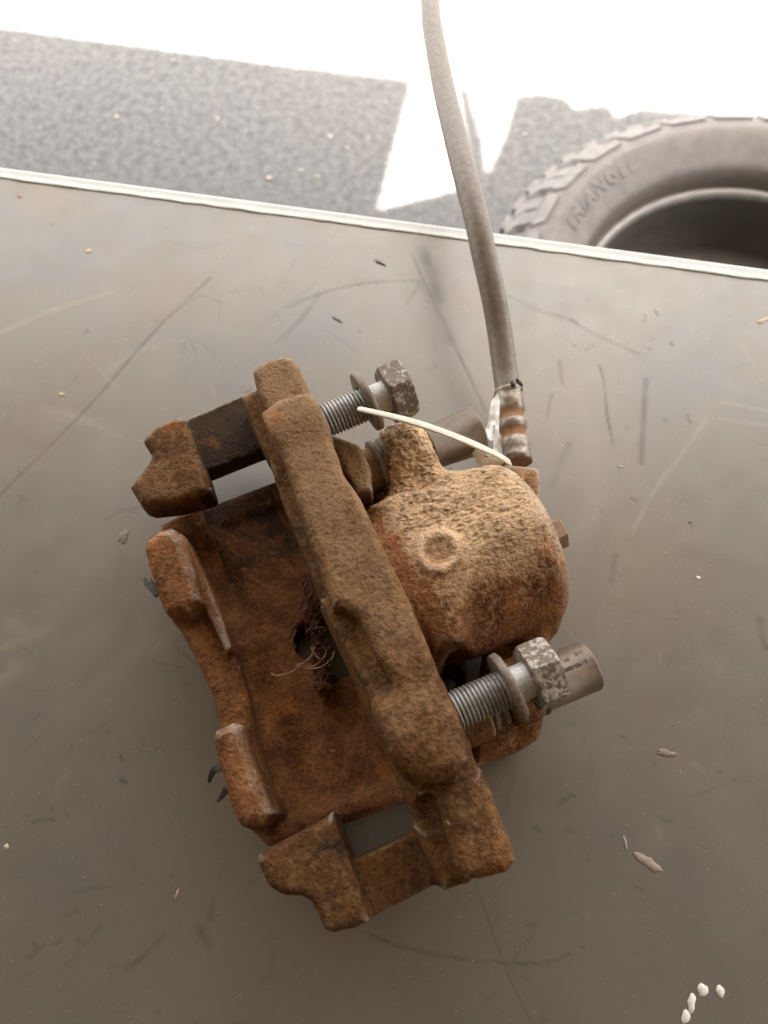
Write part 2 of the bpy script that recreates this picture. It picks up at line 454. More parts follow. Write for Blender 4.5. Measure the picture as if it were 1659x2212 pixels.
def hexhead_mat(name, th):
    m, N, K, B = new_mat(name)
    a = noise(N, K, 380, 8, 0.70, dist=0.15)
    mask = ramp(N, K, a, [(th - .03, (0, 0, 0)), (th + .03, (1, 1, 1))])
    n2 = noise(N, K, 900, 4, 0.7)
    dk = mixc(N, K, n2, (0.095, 0.068, 0.046), (0.20, 0.148, 0.10))
    lt = mixc(N, K, n2, (0.25, 0.21, 0.165), (0.58, 0.54, 0.47))
    K.new(mixc(N, K, mask, dk, lt), B.inputs['Base Color'])
    B.inputs['Roughness'].default_value = 0.55; B.inputs['Metallic'].default_value = 0.15
    K.new(bump(N, K, B, mask, 0.8, 0.00025, bump(N, K, B, n2, 0.3, 0.0003)), B.inputs['Normal'])
    return m
HEXM = hexhead_mat('flaking_bolt_head', 0.50); HEXD = hexhead_mat('brown_bolt_head', 0.55)

def plain(name, colr, rough=0.6, metal=0.0, var=0.15, scale=600, bs=0.2, bd=0.0003, sss=0):
    m, N, K, B = new_mat(name)
    n = noise(N, K, scale, 5, 0.65)
    K.new(mixc(N, K, mapr(N, K, n, 0.3, 0.7), tuple(x * (1 - var) for x in colr), tuple(min(1, x * (1 + var)) for x in colr)), B.inputs['Base Color'])
    B.inputs['Roughness'].default_value = rough; B.inputs['Metallic'].default_value = metal
    K.new(bump(N, K, B, n, bs, bd), B.inputs['Normal'])
    if sss:
        B.inputs['Subsurface Weight'].default_value = sss; B.inputs['Subsurface Radius'].default_value = (0.003, 0.003, 0.002)
        B.inputs['Subsurface Scale'].default_value = 1.0
    return m
RUBBER = plain('dusty_rubber', (0.21, 0.175, 0.145), 0.42, var=0.25, scale=350, bs=0.25)
BOOT = plain('dusty_boot', (0.17, 0.125, 0.09), 0.8, var=0.35, scale=400, bs=0.6, bd=0.0006)
TORN = plain('torn_black_rubber', (0.028, 0.022, 0.018), 0.8, scale=900, bs=0.8)
TIE = plain('white_nylon', (0.62, 0.585, 0.49), 0.32, var=0.16, scale=160, bs=0.1, sss=0.15)
PAPER = plain('white_tape', (0.84, 0.82, 0.79), 0.7, var=0.05, scale=500, bs=0.25)
INK = plain('grey_ink', (0.30, 0.29, 0.28), 0.8)
ENGR = plain('dark_engraving', (0.075, 0.055, 0.04), 0.7)
DARKSTEEL = plain('dark_spring_steel', (0.035, 0.027, 0.02), 0.7, 0.0, var=0.4, scale=300)
ROOT = plain('dry_root', (0.12, 0.052, 0.026), 0.9, var=0.5, scale=500, bs=0.4)
STRAW = plain('dry_straw', (0.40, 0.26, 0.15), 0.85, var=0.3, scale=600)
TYREM = plain('dusty_tyre_rubber', (0.155, 0.142, 0.134), 0.75, var=0.16, scale=40, bs=0.3, bd=0.002)
TREADM = plain('dusty_tread_rubber', (0.19, 0.182, 0.176), 0.75, var=0.2, scale=60, bs=0.3, bd=0.002)
RIMM = plain('grey_rim_steel', (0.22, 0.21, 0.20), 0.4, 0.2, scale=60)
HOLE_SHADE = plain('tyre_hole_shade', (0.08, 0.073, 0.063), 0.75, scale=60)

# ---------------------------------------------------------------- ground
def ground_mat():
    m, N, K, B = new_mat('asphalt_concrete')
    a = noise(N, K, 55, 5, 0.7); b = noise(N, K, 170, 4, 0.75); c = noise(N, K, 1.2, 4, 0.5)
    col = ramp(N, K, b, [(0.30, (0.008, 0.008, 0.009)), (0.50, (0.078, 0.080, 0.083)), (0.70, (0.215, 0.22, 0.225))])
    col = mixc(N, K, 0.55, col, ramp(N, K, a, [(0.35, (0.035, 0.036, 0.038)), (0.62, (0.145, 0.148, 0.152))]))
    col = mixc(N, K, mapr(N, K, c, 0.35, 0.7, 0, 0.30), col, (0.16, 0.15, 0.14))
    K.new(col, B.inputs['Base Color']); B.inputs['Roughness'].default_value = 0.9
    K.new(bump(N, K, B, b, 0.6, 0.004, bump(N, K, B, a, 0.5, 0.006)), B.inputs['Normal'])
    return m
GM = ground_mat()
R_ = 60.0
g = mesh_obj('ground', [(-R_, -R_, 0), (R_, -R_, 0), (R_, R_, 0), (-R_, R_, 0)], [(0, 1, 2, 3)], GM, smooth=False, origin=(0, 0, 0))
tag(g, 'grey speckled asphalt ground beyond the table, sunlit white at the top', kind='structure')

def ground_pt(px, py):
    h = -TABLE_Z * 1000
    p = P(px, py, h); return np.array([p[0] / 1000, p[1] / 1000, 0.0])
# a joint groove in the sunlit paving
a0 = ground_pt(480, -6); b0 = ground_pt(905, 54); dj = (b0 - a0) / np.linalg.norm(b0 - a0); pj = np.array([-dj[1], dj[0], 0]) * 0.0022
a1 = a0 - dj * 1.5; b1 = b0 + dj * 1.2
JM = plain('dirty_joint', (0.05, 0.045, 0.04), 0.9)
j = mesh_obj('paving_joint', [a1 - pj + [0, 0, .004], b1 - pj + [0, 0, .004], b1 + pj + [0, 0, .004], a1 + pj + [0, 0, .004]], [(0, 1, 2, 3)], JM, smooth=False)
tag(j, 'thin straight joint line in the sunlit paving', kind='structure')

# pebbles scattered on the asphalt
PEB = plain('pale_pebble', (0.40, 0.37, 0.32), 0.8, scale=200)
pb = []
def blob(c, r, flat=0.6, n=0, sub=1):
    bm = bmesh.new(); bmesh.ops.create_icosphere(bm, subdivisions=sub, radius=1.0)
    v = np.array([x.co[:] for x in bm.verts]); f = [tuple(q.index for q in x.verts) for x in bm.faces]; bm.free()
    v = v * (1 + 0.25 * vnoise(v * 1.3 + n * 7.7, n)[:, None])
    return v * np.array([r, r * random.uniform(.7, 1), r * flat]) + np.array(c), f
peb_px = [(253, 255, 5.5), (582, 388, 6.5), (712, 298, 5), (685, 383, 4), (750, 322, 4), (795, 298, 3.5), (205, 355, 3.5), (470, 258, 3.5), (335, 102, 5), (650, 370, 4), (1133, 293, 5), (375, 130, 3), (640, 150, 4), (320, 530, 3)]
for i, (x, y, r) in enumerate(peb_px):
    p = ground_pt(x, y); pb.append(blob((p[0], p[1], r * .0004), r * .001, 0.7, i))
for i in range(70):
    x = random.uniform(-1.3, 1.3); y = random.uniform(0.55, 2.1); r = random.uniform(.0012, .003)
    pb.append(blob((x, y, r * .4), r, 0.7, i))
v, f = join(pb)
tag(mesh_obj('loose_gravel', v, f, PEB), 'pale grit and small pebbles scattered over the grey asphalt', kind='stuff')

# ---------------------------------------------------------------- out of view: back wall, plus a sheet and side walls added for shade
SHEET_Z = 2.1
def up_sun(p, z):
    t = z / SUN_TO.z; return np.array([p[0] + SUN_TO.x * t, p[1] + SUN_TO.y * t, z])
outline_px = [(-60, 52), (0, 60), (332, 105), (600, 140), (889, 175), (815, 455), (985, 412), (1012, 330), (992, 190), (1008, 192), (1040, 300), (1050, 372), (1056, 372),
              (1072, 340), (1094, 290), (1116, 210), (1165, 203), (1225, 214), (1240, 238), (1310, 226), (1330, 255), (1385, 236), (1420, 240), (1700, 262)]
e = [up_sun(ground_pt(x, y), SHEET_Z) for x, y in outline_px]  # added sheet: edge cast back along the sun from the wanted ground shadows
e = [e[0] + np.array([-2.6, 0.0, 0])] + e + [e[-1] + np.array([2.2, -0.2, 0])]
ring = e + [np.array([e[-1][0], -2.4, SHEET_Z]), np.array([e[0][0], -2.4, SHEET_Z])]
from mathutils.geometry import tessellate_polygon
tri = tessellate_polygon([[Vector(tuple(q)) for q in ring]])
n = len(ring); vs = np.array([tuple(q) for q in ring] + [(q[0], q[1], q[2] + .004) for q in ring])
fs = [tuple(t) for t in tri] + [tuple(n + k for k in t[::-1]) for t in tri] + [(i, (i + 1) % n, n + (i + 1) % n, n + i) for i in range(n)]
SHADE_SHEET = plain('brown_shade_sheet', (0.34, 0.245, 0.125), 0.85, scale=8, var=0.1)
sh = empty('shade_blocker', (0, -1.0, 0))
tag(sh, 'unseen ragged brown sheet on posts, added to shade the workbench', 'light blocker')
mesh_obj('shade_sheet', vs, fs, SHADE_SHEET, sh, smooth=False)
def box(lo, hi):
    lo = np.array(lo, float); hi = np.array(hi, float)
    v = np.array([[(lo, hi)[i][0], (lo, hi)[j][1], (lo, hi)[k][2]] for i in (0, 1) for j in (0, 1) for k in (0, 1)])
    return v, [(0, 1, 3, 2), (4, 6, 7, 5), (0, 4, 5, 1), (2, 3, 7, 6), (0, 2, 6, 4), (1, 5, 7, 3)]
POSTM = plain('post_steel', (0.2, 0.18, 0.16), 0.6, 0.3, scale=20)
for x in (-2.4, 2.4):
    for y in (-2.3, ):
        v, f = box((x - .03, y - .03, 0), (x + .03, y + .03, SHEET_Z - .002)); mesh_obj('post', v, f, POSTM, sh, smooth=False)
WALLM = plain('brown_rendered_wall', (0.22, 0.15, 0.075), 0.9, scale=6, var=0.15)
v, f = box((-3.2, -2.75, 0), (3.2, -2.5, 2.9))
tag(mesh_obj('garage_wall', v, f, WALLM, smooth=False), 'brown rendered workshop wall behind the workbench', 'wall')

for sx, lb in ((-1, 'left'), (1, 'right')):
    v, f = box((sx * 1.75 - .06, -2.49, 0), (sx * 1.75 + .06, 0.15 if sx < 0 else -0.7, SHEET_Z - .01))  # side walls out of view, added to cut the side light
    tag(mesh_obj('added_side_wall', v, f, WALLM, smooth=False), 'unseen brown side wall, added to block side light, on the %s of the workbench' % lb, 'wall')
# ---------------------------------------------------------------- tyre
TC = np.array([0.558, 0.692]); TR = 0.414; TH_ = 0.25
def ring_lathe(prof, nseg=128):
    vs = []; fs = []
    for r, z in prof:
        for k in range(nseg):
            a = 2 * math.pi * k / nseg; vs.append((TC[0] + r * math.cos(a), TC[1] + r * math.sin(a), z))
    m = len(prof)
    for i in range(m - 1):
        for k in range(nseg):
            fs.append((i * nseg + k, (i + 1) * nseg + k, (i + 1) * nseg + (k + 1) % nseg, i * nseg + (k + 1) % nseg))
    return np.array(vs), fs
ty = empty('tyre', (TC[0], TC[1], 0)); tag(ty, 'dusty all-terrain wheel lying flat on the asphalt behind the table', 'wheel')
R0 = TR
prof = [(0.279, .212), (0.283, .220), (0.290, .224), (0.300, .234), (0.318, .246), (0.326, .2515), (0.330, .252), (0.334, .249), (0.350, .247), (0.362, .240), (0.372, .228),
        (0.378, .205), (0.379, .125), (0.378, .045), (0.372, .022), (0.36, .010), (0.32, .001), (0.292, .022), (0.282, .028), (0.279, .045)]
v, f = ring_lathe(prof); mesh_obj('sidewall', v, f, TYREM, ty)
v, f = ring_lathe([(0.2795, .2115), (0.276, .206), (0.273, .190), (0.272, .180)]); mesh_obj('bead', v, f, plain('brown_bead', (0.11, 0.095, 0.08), .6, scale=60), ty)
v, f = ring_lathe([(0.2721, .180), (0.268, .182), (0.264, .181), (0.261, .177), (0.260, .170)]); mesh_obj('rim', v, f, RIMM, ty)
v, f = ring_lathe([(0.2602, .170), (0.258, .120), (0.256, .06), (0.19, .045), (0.11, .040), (0.05, .042), (0.001, .042)]); mesh_obj('hole_shade_disc', v, f, HOLE_SHADE, ty)  # dark disc added to stand for the shade inside the tyre's hole
nb = 58
for i in range(nb):
    a = 2 * math.pi * i / nb
    for tier, (z0, z1, da, ro) in enumerate([(.203, .232, 0.0, TR - .010), (.150, .198, .055, TR), (.085, .145, 0.0, TR), (.045, .080, .055, TR), (.012, .040, .0, TR - .006)]):
        a_ = a + da; w = 0.040 if tier else 0.036; sk = 0.020 * (1 if tier % 2 else -1)
        pts = []
        for z, s_, rr in ((z0, -1, ro if tier else ro), (z1, 1, ro - (0.012 if tier == 0 else 0))):
            z_in = z
            for rad, hw in ((0.366, w), (rr, w * .86)):
                z = z_in - (0.022 if (tier == 0 and s_ == 1 and rad > .37) else 0)
                for sg in (-1, 1):
                    an = a_ + sg * hw + sk * s_
                    pts.append((TC[0] + rad * math.cos(an), TC[1] + rad * math.sin(an), z + (0.006 if (tier == 0 and s_ == 1 and i % 2) else 0)))
        mesh_obj('tread_block', pts, [(0, 1, 3, 2), (4, 6, 7, 5), (0, 4, 5, 1), (2, 3, 7, 6), (0, 2, 6, 4), (1, 5, 7, 3)], TREADM, ty, smooth=False)
# shoulder ribs with white-ish stepped bars
for i in range(nb // 2):
    a = 2 * math.pi * (i + .25) / (nb // 2)
    pts = []
    for rad, z in ((0.348, .2475), (0.366, .2375)):
        for dz in (-.003, .0035):
            for sg in (-1, 1): 
                an = a + sg * 0.10 * (1 if rad > .35 else .82); pts.append((TC[0] + rad * math.cos(an), TC[1] + rad * math.sin(an), z + dz))
    mesh_obj('shoulder_bar', pts, [(0, 1, 3, 2), (4, 6, 7, 5), (0, 4, 5, 1), (2, 3, 7, 6), (0, 2, 6, 4), (1, 5, 7, 3)], TREADM, ty, smooth=False)
def text_mesh(s_, size, depth, spacing=1.0, bold=0.0):
    cu = bpy.data.curves.new('t', 'FONT'); cu.body = s_; cu.size = size; cu.extrude = depth; cu.offset = bold; cu.space_character = spacing
    cu.resolution_u = 3
    o = bpy.data.objects.new('t', cu); C.objects.link(o)
    me = bpy.data.meshes.new_from_object(o.evaluated_get(bpy.context.evaluated_depsgraph_get()))
    v = np.array([x.co[:] for x in me.vertices]); f = [tuple(p.vertices) for p in me.polygons]
    bpy.data.objects.remove(o); bpy.data.curves.remove(cu); bpy.data.meshes.remove(me)
    return v, f
v, f = text_mesh('TRIANGLE', 0.036, 0.0014, 1.12, 0.0010)
# letters run round the sidewall, bases towards the hub
rb = 0.302; wid = v[:, 0].max()
ang_end = math.radians(122)
an = ang_end + (wid - v[:, 0]) / 0.316
rad = rb + v[:, 1]
zz = np.interp(rad, [0.290, 0.300, 0.318, 0.330, 0.350], [.224, .234, .246, .252, .247]) + 0.0005 + v[:, 2]
mesh_obj('raised_lettering', np.stack([TC[0] + rad * np.cos(an), TC[1] + rad * np.sin(an), zz], 1), f, TYREM, ty, smooth=False)

# ---------------------------------------------------------------- workbench
A = P(0, 385, 0) / 1000; B_ = P(1659, 607, 0) / 1000
ed = (B_ - A); ed /= np.linalg.norm(ed); en = np.array([-ed[1], ed[0], 0])      # along edge / outwards
mid = (A + B_) / 2
def TB(s_, t_, z):      # table coordinates: s along edge from mid, t inwards (m)
    return np.array([mid[0] + ed[0] * s_ - en[0] * t_, mid[1] + ed[1] * s_ - en[1] * t_, z])
bench = empty('workbench', tuple(TB(0, .35, 0)))
tag(bench, 'scratched grey workbench top with a pale plastic edge strip', 'workbench')
# fine grid top, carrying the marks as attributes
s0, s1, t1 = -0.36, 0.36, 0.60
hs = 0.0011
S = np.arange(s0, s1 + hs, hs); T = np.arange(0, t1 + hs, hs)
GS, GT = np.meshgrid(S, T, indexing='ij')
gx = mid[0] + ed[0] * GS - en[0] * GT; gy = mid[1] + ed[1] * GS - en[1] * GT
pts = np.stack([gx.ravel(), gy.ravel()], 1)
dark = np.zeros(len(pts)); light = np.zeros(len(pts)); dent = np.zeros(len(pts))
nz = fbm(np.c_[pts * 110, np.zeros(len(pts))], 2, 3)
nz2 = fbm(np.c_[pts * 60, np.zeros(len(pts))], 3, 8)
def stroke(path, w, amt, arr, soft=1.0, brk=0.35):
    q = [P(x, y, 0)[:2] / 1000 for x, y in path]
    if len(q) > 2: q = [p[:2] for p in spline(np.array([[a[0], a[1], 0] for a in q]), 24)]
    lo = np.min(q, 0) - w * 3; hi = np.max(q, 0) + w * 3
    m = np.where((pts[:, 0] > lo[0]) & (pts[:, 0] < hi[0]) & (pts[:, 1] > lo[1]) & (pts[:, 1] < hi[1]))[0]
    pp = pts[m]; best = np.full(len(m), 1e9)
    for a, b in zip(q[:-1], q[1:]):
        ee = b - a; t = np.clip(((pp - a) @ ee) / (ee @ ee + 1e-12), 0, 1)
        best = np.minimum(best, np.linalg.norm(pp - a - t[:, None] * ee, axis=1))
    val = amt * np.exp(-(best / w) ** 2 * soft) * np.clip(1 - brk + brk * 1.2 * nz[m], 0.15, 1.2)
    arr[m] = np.maximum(arr[m], val)
mmw = 0.001
darkm = [([(0, 1070), (190, 880), (330, 720), (455, 600)], 1.6, .55), ([(385, 672), (430, 640), (480, 655)], 1.2, .35),
    ([(890, 548), (912, 600), (1050, 890)], 1.5, .6), ([(905, 610), (950, 680), (975, 740)], 6, .3), ([(910, 540), (935, 600), (945, 650)], 9, .5),
    ([(620, 665), (690, 635), (790, 612), (905, 606)], 1.1, .55), ([(600, 740), (650, 690), (690, 635)], 3, .3),
    ([(880, 655), (900, 625), (915, 612)], 1.6, .45), ([(718, 686), (738, 697)], 1.4, .9), ([(810, 562), (830, 574)], 1.8, .9),
    ([(1100, 640), (1160, 670), (1225, 690), (1300, 730), (1380, 765)], 2.4, .32), ([(1232, 690), (1247, 698)], 2.2, .75),
    ([(1295, 790), (1305, 830), (1312, 900), (1325, 960)], 1.5, .6), ([(1208, 780), (1215, 830)], 2.0, .5), ([(1395, 820), (1390, 900), (1385, 1000)], 3.2, .5),
    ([(1192, 850), (1180, 905)], 1.2, .4), ([(1230, 960), (1205, 1010), (1190, 1050)], 4, .35), ([(1415, 672), (1420, 680)], 1.8, .6),
    ([(1450, 740), (1452, 746)], 1.6, .7), ([(1434, 905), (1440, 912)], 1.6, .7), ([(1365, 1078), (1375, 1082)], 1.6, .6), ([(1330, 1200), (1318, 1260)], 3, .3),
    ([(230, 1122), (270, 1102), (330, 1095)], 1.8, .45), ([(248, 1098), (300, 1108)], 1.4, .35), ([(480, 1290), (560, 1245)], 1.3, .25),
    ([(370, 1390), (420, 1430), (600, 1530)], 1.0, .4), ([(330, 1430), (395, 1440)], 1.0, .3), ([(70, 1775), (120, 1770)], 1.6, .5), ([(140, 1755), (146, 1765)], 1.6, .5),
    ([(272, 2095), (310, 2065), (355, 2018)], 1.8, .7), ([(120, 2110), (165, 2060), (215, 2000)], 1.3, .35), ([(60, 2072), (95, 2040)], 1.3, .4),
    ([(432, 2010), (448, 2040)], 4, .5), ([(460, 1940), (455, 1985)], 3, .35), ([(262, 1685), (270, 1690)], 2.4, .8), ([(118, 2040), (130, 2032)], 1.5, .5), ([(165, 2030), (180, 2034)], 1.5, .5),
    ([(800, 2020), (900, 2055), (1050, 2078), (1180, 2080), (1230, 2060)], 1.3, .55), ([(1005, 1850), (1045, 1960), (1100, 2110), (1150, 2212)], 1.0, .45),
    ([(1110, 2075), (1155, 2010)], 1.0, .45), ([(1045, 2170), (1085, 2130)], 1.0, .4), ([(1205, 1735), (1240, 1718)], 1.4, .5), ([(1110, 1675), (1090, 1760)], 1.5, .25),
    ([(1500, 1720), (1580, 1690), (1659, 1685)], 1.2, .3), ([(1640, 1340), (1650, 1390), (1659, 1400)], 4, .6), ([(1142, 2000), (1158, 1998)], 2, .4), ([(960, 935), (1045, 990)], 5, .2),
    ([(1225, 1560), (1240, 1568)], 2.2, .35), ([(1340, 1590), (1350, 1594)], 1.5, .4), ([(1570, 1540), (1560, 1600), (1520, 1650)], 1.0, .2), ([(700, 905), (715, 880)], 2.0, .3),
    ([(1490, 1130), (1496, 1138)], 1.6, .5), ([(530, 850), (545, 838)], 1.4, .5), ([(440, 1060), (470, 1085)], 1.4, .35), ([(505, 880), (540, 870)], 2.4, .3), ([(600, 620), (640, 560)], 1.0, .25)]
for p_, w_, a_ in darkm: stroke(p_, w_ * mmw * .45, a_ * .85, dark, brk=.3)
lightm = [([(0, 718), (100, 675), (235, 632)], 2.4, .75), ([(180, 765), (215, 800), (255, 840)], 1.6, .3), ([(230, 800), (300, 760), (380, 730)], 2.0, .22),
    ([(1365, 1150), (1420, 1050), (1470, 985), (1525, 905)], 1.5, .6), ([(1560, 868), (1659, 888)], 1.5, .5), ([(1555, 905), (1659, 920)], 1.6, .5),
    ([(1600, 740), (1645, 820)], 1.2, .35), ([(0, 1400), (80, 1370), (110, 1355)], 3.0, .35), ([(20, 1340), (60, 1370)], 3, .25), ([(210, 1480), (330, 1380)], 4, .2),
    ([(90, 880), (180, 905), (255, 940)], 3, .22), ([(120, 1710), (150, 1660)], 2.5, .3), ([(0, 1470), (30, 1440)], 5, .45), ([(505, 1180), (540, 1140)], 1.6, .2),
    ([(1180, 700), (1290, 1000), (1260, 1150)], 9, .18), ([(300, 1330), (330, 1400), (400, 1320)], 4, .2), ([(1500, 1650), (1520, 1670)], 2.5, .4), ([(1420, 1790), (1425, 1810)], 1.6, .5),
    ([(600, 2190), (700, 2120)], 2, .12), ([(1600, 2010), (1650, 1960)], 2.5, .15), ([(1380, 925), (1310, 1010)], 4, .15), ([(1240, 830), (1200, 960)], 5, .14)]
for p_, w_, a_ in lightm: stroke(p_, w_ * mmw * .62, min(1, a_ * 1.2), light, brk=.3)
for _ in range(420):        # incidental fine scratches and pits
    x = random.uniform(-20, 1680); y = random.uniform(480, 2230); an = random.uniform(0, 6.28); l_ = random.choice([6, 10, 18, 40, 90, 150]) * random.uniform(.5, 1.2)
    b_ = random.uniform(-.3, .3)
    path = [(x, y), (x + l_ / 2 * math.cos(an + b_), y + l_ / 2 * math.sin(an + b_)), (x + l_ * math.cos(an), y + l_ * math.sin(an))]
    stroke(path, random.uniform(.0005, .0009), random.uniform(.15, .5) if l_ < 30 else random.uniform(.05, .22), random.choice([dark, dark, light]), brk=.5)
light += 0.10 * np.clip(nz2 - .2, 0, 1)
nsx, nsy = GS.shape
ii = np.arange(nsx * nsy).reshape(nsx, nsy)
fa = np.stack([ii[:-1, :-1], ii[:-1, 1:], ii[1:, 1:], ii[1:, :-1]], -1).reshape(-1, 4)
zt = np.full(len(pts), TABLE_Z) - 0.00012 * dark
def table_mat():
    m, N, K, B = new_mat('scratched_grey_board')
    a = noise(N, K, 5, 5, 0.55, dist=0.6); b = noise(N, K, 60, 4, 0.6); c = noise(N, K, 900, 3, 0.6); h = noise(N, K, 14, 3, 0.5)
    col = mixc(N, K, mapr(N, K, a, 0.3, 0.7), (0.220, 0.209, 0.192), (0.27, 0.250, 0.222))
    col = mixc(N, K, mapr(N, K, h, 0.5, 0.75, 0, 0.5), col, (0.195, 0.208, 0.225))
    col = mixc(N, K, mapr(N, K, b, 0.35, 0.7, 0, 0.35), col, (0.26, 0.236, 0.195))
    w_ = noise(N, K, 9, 5, 0.6, dist=0.8)
    col = mixc(N, K, mapr(N, K, w_, 0.52, 0.70, 0, 0.25), col, (0.29, 0.215, 0.135))
    col = mixc(N, K, attr(N, 'dark'), col, (0.022, 0.022, 0.026))
    col = mixc(N, K, mth(N, K, 'MULTIPLY', attr(N, 'light'), 0.7), col, (0.40, 0.36, 0.28))
    sp = mapr(N, K, noise(N, K, 700, 1, 0.5), 0.735, 0.76)
    col = mixc(N, K, mth(N, K, 'MULTIPLY', sp, 0.6), col, (0.5, 0.46, 0.38))
    K.new(col, B.inputs['Base Color'])
    r = mth(N, K, 'ADD', mapr(N, K, b, 0.3, 0.7, 0.34, 0.43), mth(N, K, 'MULTIPLY', mth(N, K, 'ADD', attr(N, 'light'), attr(N, 'dark')), 0.15))
    K.new(r, B.inputs['Roughness'])
    B.inputs['IOR'].default_value = 1.5; B.inputs['Metallic'].default_value = 0.5
    K.new(bump(N, K, B, c, 0.14, 0.0003, bump(N, K, B, h, 0.06, 0.003)), B.inputs['Normal'])
    return m
TM = table_mat()
mesh_obj('table_top', np.c_[pts, zt], fa, TM, bench, smooth=True, attrs={'dark': np.clip(dark, 0, 1), 'light': np.clip(light, 0, 1)})
# rest of the board round the fine sheet
bw = 0.9; bd = 0.72
def slab(sa, sb, ta, tb, z0, z1):
    c = [TB(sa, ta, z0), TB(sb, ta, z0), TB(sb, tb, z0), TB(sa, tb, z0), TB(sa, ta, z1), TB(sb, ta, z1), TB(sb, tb, z1), TB(sa, tb, z1)]
    return np.array(c), [(0, 1, 2, 3), (4, 7, 6, 5), (0, 4, 5, 1), (1, 5, 6, 2), (2, 6, 7, 3), (3, 7, 4, 0)]
v, f = join([slab(-bw, s0 - hs * .2, 0, bd, TABLE_Z - .018, TABLE_Z), slab(s1 + hs, bw, 0, bd, TABLE_Z - .018, TABLE_Z), slab(s0, s1 + hs * .8, t1 + hs, bd, TABLE_Z - .018, TABLE_Z), slab(s0, s1, .0005, t1, TABLE_Z - .018, TABLE_Z - .0006)])
mesh_obj('board', v, f, TM, bench, smooth=False)
# pale edge strip: flat land, then a rounded outer arris; inner line ragged
wl_ = np.linalg.norm((P(829, 478, 0) - P(829, 502, 0))) / 1000 * 0.98
sN = np.linspace(-bw, bw, 900)
rag = 0.00035 * fbm(np.c_[sN * 90, sN * 0, sN * 0], 4, 2) + 0.0011 * np.clip(vnoise(np.c_[sN * 35, sN * 0 + 3, sN * 0], 5) - .45, 0, 1)
prof_e = [(0.0, .0002, 1), (0.0004, .0008, 1), (0.0012, .0007, .5), (wl_ * .62, .00015, 0), (wl_ * .80, .0006, 0), (wl_ * .95, .0003, 0), (wl_, -.0008, 0), (wl_, -.018, 0), (-.0004, -.018, 0), (-.0004, -.0007, 0)]
vs = []
for k, s_ in enumerate(sN):
    for t_, z_, rg in prof_e:
        vs.append(TB(s_, -t_ + (rag[k] + .0004) * rg, TABLE_Z + z_ + (.0002 * vnoise(np.array([[s_ * 160, t_ * 900, 0]]), 1)[0] if rg else 0)))
m_ = len(prof_e); fs = []
for k in range(len(sN) - 1):
    for i in range(m_): fs.append((k * m_ + i, (k + 1) * m_ + i, (k + 1) * m_ + (i + 1) % m_, k * m_ + (i + 1) % m_))
EDGE = plain('pale_plastic_edge', (0.66, 0.68, 0.65), 0.28, var=0.06, scale=90, bs=0.1)
mesh_obj('edge_strip', vs, fs, EDGE, bench)
for sa in (-.8, .74):
    for ta in (.04, .62):
        v, f = slab(sa, sa + .05, ta, ta + .05, 0, TABLE_Z - .0182); mesh_obj('leg', v, f, POSTM, bench, smooth=False)

# ---------------------------------------------------------------- brake caliper
cal = empty('brake_caliper', tuple(to_world([[20, 80, 0]])[0]))
tag(cal, 'rusty car brake caliper with its bracket and hose lying on the workbench', 'brake caliper')

# --- bracket
B = Field((-62, -50, 4), (62, 200, 98), 0.6)
rail = [(520, 852), (545, 842), (585, 850), (640, 870), (700, 1000), (790, 1230), (850, 1400), (900, 1560), (960, 1700), (1005, 1840), (1010, 1903), (962, 1919), (940, 1870), (903, 1787), (860, 1685), (810, 1575), (760, 1455), (700, 1320), (660, 1205), (636, 1150), (608, 1080), (578, 985), (537, 900)]
B.prism(rail, 57, 40, r=2.5, k=1.5)
B.prism([(543, 793), (560, 775), (605, 760), (629, 764), (646, 785), (668, 838), (690, 885), (700, 920), (650, 940), (600, 900), (572, 880), (555, 845)], 74, 46, r=4.5, k=3.0, slope=(0, -.05))
ridge = [(583, 886), (597, 862), (645, 849), (662, 851), (684, 880), (706, 930), (728, 975), (742, 1020), (778, 1070), (830, 1180), (880, 1285), (925, 1387), (945, 1440), (966, 1505), (1000, 1590), (1012, 1640), (985, 1665), (935, 1668), (900, 1640), (874, 1570), (864, 1505), (850, 1470), (815, 1420), (795, 1375), (775, 1335), (745, 1315), (716, 1308), (690, 1225), (664, 1150), (638, 1070), (610, 985), (594, 930)]
B.prism(ridge, 84, 44, r=4.0, k=2.0)
B.prism([(690, 1290), (790, 1320), (880, 1480), (920, 1640), (950, 1720), (905, 1720), (862, 1640), (790, 1490), (735, 1380)], 72, 46, r=3.0, k=4.0)
B.prism([(950, 1712), (985, 1680), (1038, 1662), (1075, 1740), (1110, 1825), (1118, 1858), (1098, 1885), (1040, 1901), (1008, 1900), (985, 1870), (962, 1790), (945, 1735)], 77, 44, r=5.0, k=4.0)
B.prism([(900, 1600), (1012, 1600), (1037, 1670), (1060, 1720), (975, 1740), (925, 1680)], 73, 46, r=3.0, k=4.0)
YB1, ZB1, YB2, ZB2 = 148.6, 73.5, 24.2, 71.5
B.cyl((14, YB1, ZB1), (35.5, YB1, ZB1), 12.0, r=2.0, k=5.0)
B.cyl((11, YB2, ZB2), (36.0, YB2, ZB2), 14.0, r=4.0, k=4.0)
B.ell((22, 21, 78), (12, 16.5, 8), k=3)
# guide pin tubes of the bracket
GY1, GZ1, GY2, GZ2 = 133.0, 46.0, 21.5, 44.0
B.cyl((22, GY1, GZ1), (54, GY1, GZ1), 11.5, 10.0, r=1.5, k=4)
B.cyl((22, GY2, GZ2), (52, GY2, GZ2), 11.5, 10.0, r=1.5, k=4)
B.prism([(705, 932), (745, 946), (776, 958), (800, 1008), (805, 1060), (772, 1062), (735, 1000)], 65, 30, r=2.5, k=3)
